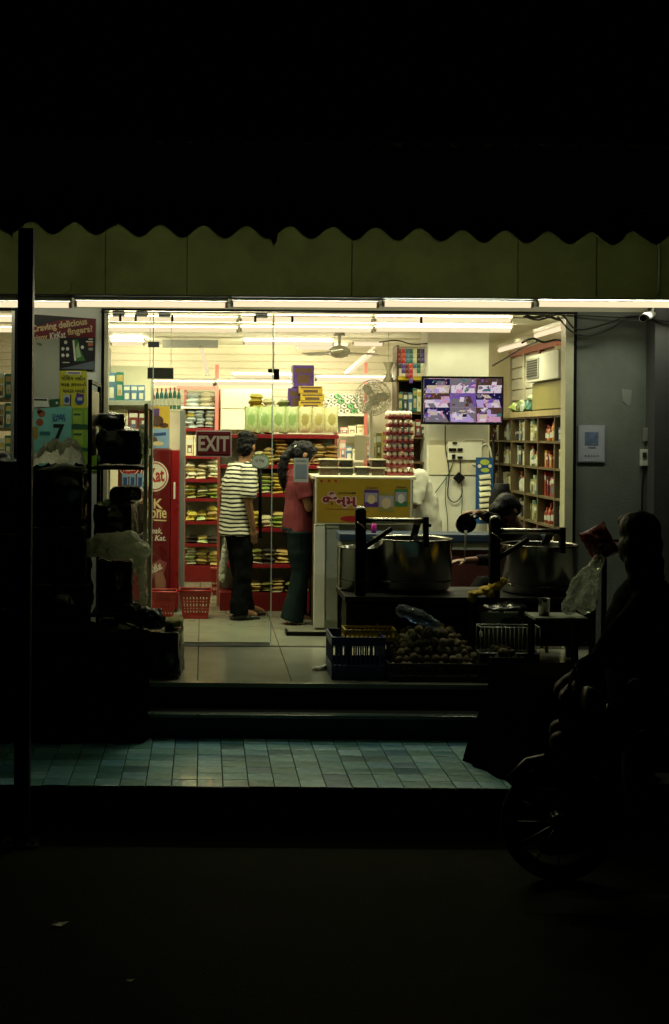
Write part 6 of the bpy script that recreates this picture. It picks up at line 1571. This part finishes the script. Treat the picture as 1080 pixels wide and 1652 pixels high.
b.rings([(hp - Vector((0, 0, .06)), .23, .20, h_), (hp.lerp(nk, .4), .24, .225, h_), (hp.lerp(nk, .75), .235, .215, h_), (hp.lerp(nk, .93), .19, .16, h_), (nk + Vector((0, 0, .03)), .10, .09, h_)])
for sh, el in ((shn, eln), (shf, elf)): b.cap(nk.lerp(sh, .6), sh, .075, .08); b.tube([sh, el], [.08, .06], 12); b.cap(el, el.lerp(wrn if el is eln else wrf, .85), .058, .042)
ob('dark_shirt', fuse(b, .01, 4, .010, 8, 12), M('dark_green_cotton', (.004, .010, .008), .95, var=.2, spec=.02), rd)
b = MB()
for s_ in (1, -1):
    o_ = cam_side * s_ * .14; b.tube([hp + o_ * .6, loc + o_ + Vector((-.38, 0, -.04)), loc + o_ + Vector((-.41, 0, -.10)), loc + o_ * 1.2 + Vector((-.25, 0, -.50))], [.11, .085, .085, .07], 12)
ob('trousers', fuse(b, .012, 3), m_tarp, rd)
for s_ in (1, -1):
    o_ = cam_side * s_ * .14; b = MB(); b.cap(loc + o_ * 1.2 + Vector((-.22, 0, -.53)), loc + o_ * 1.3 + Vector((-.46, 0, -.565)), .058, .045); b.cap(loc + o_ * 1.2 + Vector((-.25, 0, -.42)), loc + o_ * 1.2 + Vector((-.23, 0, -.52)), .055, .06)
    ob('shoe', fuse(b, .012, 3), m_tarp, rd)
b = MB()
for c, r in (((0, -.02, .04), (.105, .115, .10)), ((0, -.055, -.035), (.10, .08, .10)), ((0, .05, .085), (.085, .06, .05)), ((.07, -.01, -.05), (.035, .07, .08)), ((-.07, -.01, -.05), (.035, .07, .08)), ((0, -.05, -.13), (.105, .07, .10)), ((0, -.06, -.2), (.10, .06, .09))): b.ell(hc + HR @ (Vector(c) * 1.05), r, HR)
ob('hair', fuse(b, .01, 5, .003, 26, 9), m_hair, rd)
b = MB()
for k in range(10):
    a2 = k * math.pi / 5; q = wrn + Vector((0, math.cos(a2) * .036, math.sin(a2) * .036)); MB
    b.ell(q, (.009, .009, .009), nu=8, nv=6)
b.build('bead_bracelet', M('pale_beads', (.7, .62, .48), .15, spec=.8), rd)

# ------------------------------------------------------------------ left: black rack, bundles, sacks
XR0, XR1 = -.822, P(235, 800, 9.2).x
ra = thing('display_rack', 'black open rack of bundles in front of the left glass', 'rack', ((XR0 + XR1) / 2, 9.6, 0))
for x, m_ in ((XR0, m_black), (XR1, m_jamb)):
    for y in (9.2, 10.0):
        MB().lo_hi((x - .014, y - .014, 0), (x + .014, y + .014, 2.10 if x == XR0 else 1.93)).build('upright', m_, ra, .002)
    MB().lo_hi((x - .012, 9.215, 2.075 if x == XR0 else 1.9), (x + .012, 9.985, 2.10 if x == XR0 else 1.925)).build('side_rail', m_, ra)
    MB().lo_hi((x - .005, 9.26, 1.55), (x + .004, 9.94, 2.03 if x == XR0 else 1.6)).build('side_panel', m_jamb if x == XR0 else m_, ra)
rz = [P(0, 752, 9.2).z, P(0, 872, 9.2).z, P(0, 990, 9.2).z]
for z in rz: MB().lo_hi((XR0 + .015, 9.2, z - .02), (XR1 - .015, 10.0, z)).build('shelf', m_black, ra)
def bundle(xa, xb, ya, yb, d, dep, label, mat=m_blkbag, seed=0, amp=.012, group='black wrapped bundles', name='wrapped_bundle', cat='bundle'):
    c0, c1 = P(xa, yb, d), P(xb, ya, d); b = MB(); m_ = .75
    w, h = c1.x - c0.x, c1.z - c0.z; cx, cz = (c0.x + c1.x) / 2, (c0.z + c1.z) / 2
    r_ = random.Random(seed)
    b.box((cx, d + dep / 2, cz - h * .03), (w * .88, dep * .86, h * .84), rot=Matrix.Rotation(r_.uniform(-.05, .05), 3, 'Y') @ Matrix.Rotation(r_.uniform(-.12, .12), 3, 'Z'))
    for q in range(3): b.ell((cx + w * r_.uniform(-.14, .14), d + dep * r_.uniform(.4, .6), cz + h * r_.uniform(-.02, .06)), (w * r_.uniform(.34, .44), dep * .46, h * r_.uniform(.38, .5)))
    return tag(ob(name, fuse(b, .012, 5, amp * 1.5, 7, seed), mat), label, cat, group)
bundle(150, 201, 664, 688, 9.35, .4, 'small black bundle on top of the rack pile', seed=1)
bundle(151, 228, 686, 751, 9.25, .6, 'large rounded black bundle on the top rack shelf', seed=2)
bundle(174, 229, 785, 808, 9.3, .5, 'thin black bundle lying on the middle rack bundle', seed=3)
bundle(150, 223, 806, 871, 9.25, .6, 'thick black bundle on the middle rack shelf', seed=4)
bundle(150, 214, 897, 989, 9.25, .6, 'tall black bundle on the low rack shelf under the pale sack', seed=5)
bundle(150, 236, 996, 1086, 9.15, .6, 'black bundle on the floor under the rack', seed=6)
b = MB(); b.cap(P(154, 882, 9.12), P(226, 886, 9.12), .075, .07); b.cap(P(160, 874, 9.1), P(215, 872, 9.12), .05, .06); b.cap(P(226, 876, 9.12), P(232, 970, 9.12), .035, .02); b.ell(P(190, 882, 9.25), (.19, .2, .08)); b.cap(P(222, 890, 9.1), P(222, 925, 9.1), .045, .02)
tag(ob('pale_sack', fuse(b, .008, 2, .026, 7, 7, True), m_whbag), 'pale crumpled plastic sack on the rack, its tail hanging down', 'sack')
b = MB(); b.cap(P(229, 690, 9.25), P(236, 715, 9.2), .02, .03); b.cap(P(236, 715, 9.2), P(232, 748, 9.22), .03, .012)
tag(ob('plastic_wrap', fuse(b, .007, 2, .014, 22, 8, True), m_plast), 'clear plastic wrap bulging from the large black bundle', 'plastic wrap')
# tall pile behind the post, with a tarpaulin added to close slits of light
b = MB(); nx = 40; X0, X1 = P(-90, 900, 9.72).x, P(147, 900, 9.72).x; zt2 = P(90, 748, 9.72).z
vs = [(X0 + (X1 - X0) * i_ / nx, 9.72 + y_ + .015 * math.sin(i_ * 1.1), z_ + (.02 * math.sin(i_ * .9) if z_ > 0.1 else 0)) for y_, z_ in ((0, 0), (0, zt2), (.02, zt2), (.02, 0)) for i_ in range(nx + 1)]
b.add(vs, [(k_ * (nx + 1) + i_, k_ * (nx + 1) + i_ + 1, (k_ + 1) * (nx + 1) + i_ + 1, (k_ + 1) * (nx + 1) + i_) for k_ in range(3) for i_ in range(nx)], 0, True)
tag(b.build('tarpaulin', m_tarp), 'black tarpaulin added behind the left bundles to close slits of light', 'tarpaulin')
for i, (xa, xb, ya, yb, lb) in enumerate(((48, 139, 748, 842, 'topmost'), (44, 143, 842, 935, 'second from the top'), (46, 146, 935, 1020, 'third from the top'), (40, 150, 1020, 1094, 'lowest'))):
    bundle(xa, xb, ya, yb + 2, 8.98, .6, 'large black bundle in the pile by the post, ' + lb, seed=10 + i, group='pile of black bundles by the post')
prof = [(50, 752), (55, 738), (64, 729), (74, 719), (84, 711), (92, 713), (98, 720), (104, 714), (113, 707), (120, 712), (127, 722), (133, 733), (138, 750)]
b = MB(); nx, ny = 72, 34; vs = []
for j_ in range(ny + 1):
    v = j_ / ny
    for i_ in range(nx + 1):
        px = 50 + 88 * i_ / nx
        k = max(q for q in range(len(prof) - 1) if prof[q][0] <= px); t_ = (px - prof[k][0]) / (prof[k + 1][0] - prof[k][0]); py = prof[k][1] * (1 - t_) + prof[k + 1][1] * t_
        d_ = 8.97 + .5 * v; c = P(px, 752, d_); h0 = (752 - py) / S(9.2)
        env = math.sin(math.pi * min(1, v * .9 + .12)) ** .55
        fold = .030 * (1 - 2.4 * abs(noise.noise(Vector((px * .055, v * 2.2, 3.0))))) + .014 * (1 - 2.4 * abs(noise.noise(Vector((px * .14 + v * 2, v * 5, 8)))))
        vs.append((c.x + .01 * noise.noise(Vector((px * .1, v * 6, 0))), d_, c.z - .012 + max(0, h0 * env + fold * min(1, h0 * 12))))
n1 = nx + 1
b.add(vs, [(j_ * n1 + i_, j_ * n1 + i_ + 1, (j_ + 1) * n1 + i_ + 1, (j_ + 1) * n1 + i_) for j_ in range(ny) for i_ in range(nx)], 0, True)
b.add([vs[0], vs[nx], vs[-1], vs[-1 - nx]], [(3, 2, 1, 0)])
tag(b.build('white_sack', m_whbag), 'crumpled white sack on top of the black pile below the posters', 'sack')
for i, (xa, xb, ya, yb, lb) in enumerate(((-70, 34, 728, 850, 'upper'), (-75, 38, 850, 970, 'middle'), (-80, 40, 970, 1094, 'lower'))):
    bundle(xa, xb, ya, yb + 2, 9.0, .6, '%s black bundle at the far left beyond the post' % lb, seed=20 + i, group='black bundles at the far left')
bundle(152, 240, 1010, 1098, 8.9, .2, 'black bundle at the floor edge in front of the rack', seed=30)
bundle(236, 297, 1012, 1099, 8.92, .42, 'black box-like bundle beside the entrance step', seed=31, amp=.006)
bundle(262, 297, 1000, 1013, 9.0, .25, 'small olive cloth folded on the box-like bundle', M('olive_cloth', (.20, .19, .06), .8), 32, .006, None, 'folded_cloth', 'cloth')
b = MB(); b.cap(P(210, 985, 9.05), P(250, 1000, 9.0), .06, .07); b.cap(P(250, 1000, 9.0), P(258, 985, 9.0), .04, .015)
tag(ob('black_bag', fuse(b, .010, 3, .018, 12, 33, True), m_blkbag), 'shiny black plastic bag slumped on the bundle by the entrance', 'bag')

# heap assumed for the dark mass below the bundles, added to shade the porch
b = MB(); r_ = random.Random(3)
for (xa, xb, ya, hd) in ((-110, 40, 1000, 0), (36, 150, 1016, 0), (146, 238, 1034, .02)):
    X0, X1 = P(xa, 1100, 8.4).x, P(xb, 1100, 8.4).x; zt_ = P((xa + xb) / 2, ya, 8.4).z
    b.box(((X0 + X1) / 2, 8.60 + hd, (Z_PO + zt_) / 2), (X1 - X0, .40, zt_ - Z_PO))
    for k in range(3): b.ell((X0 + (X1 - X0) * (k + .5) / 3, 8.58 + hd, zt_ - .05), ((X1 - X0) * .28, .19, .09))
tag(ob('covered_heap', fuse(b, .016, 6, .02, 6, 50), m_tarp), 'dark tarpaulin-covered heap added below the left bundles to shade the porch', 'heap')
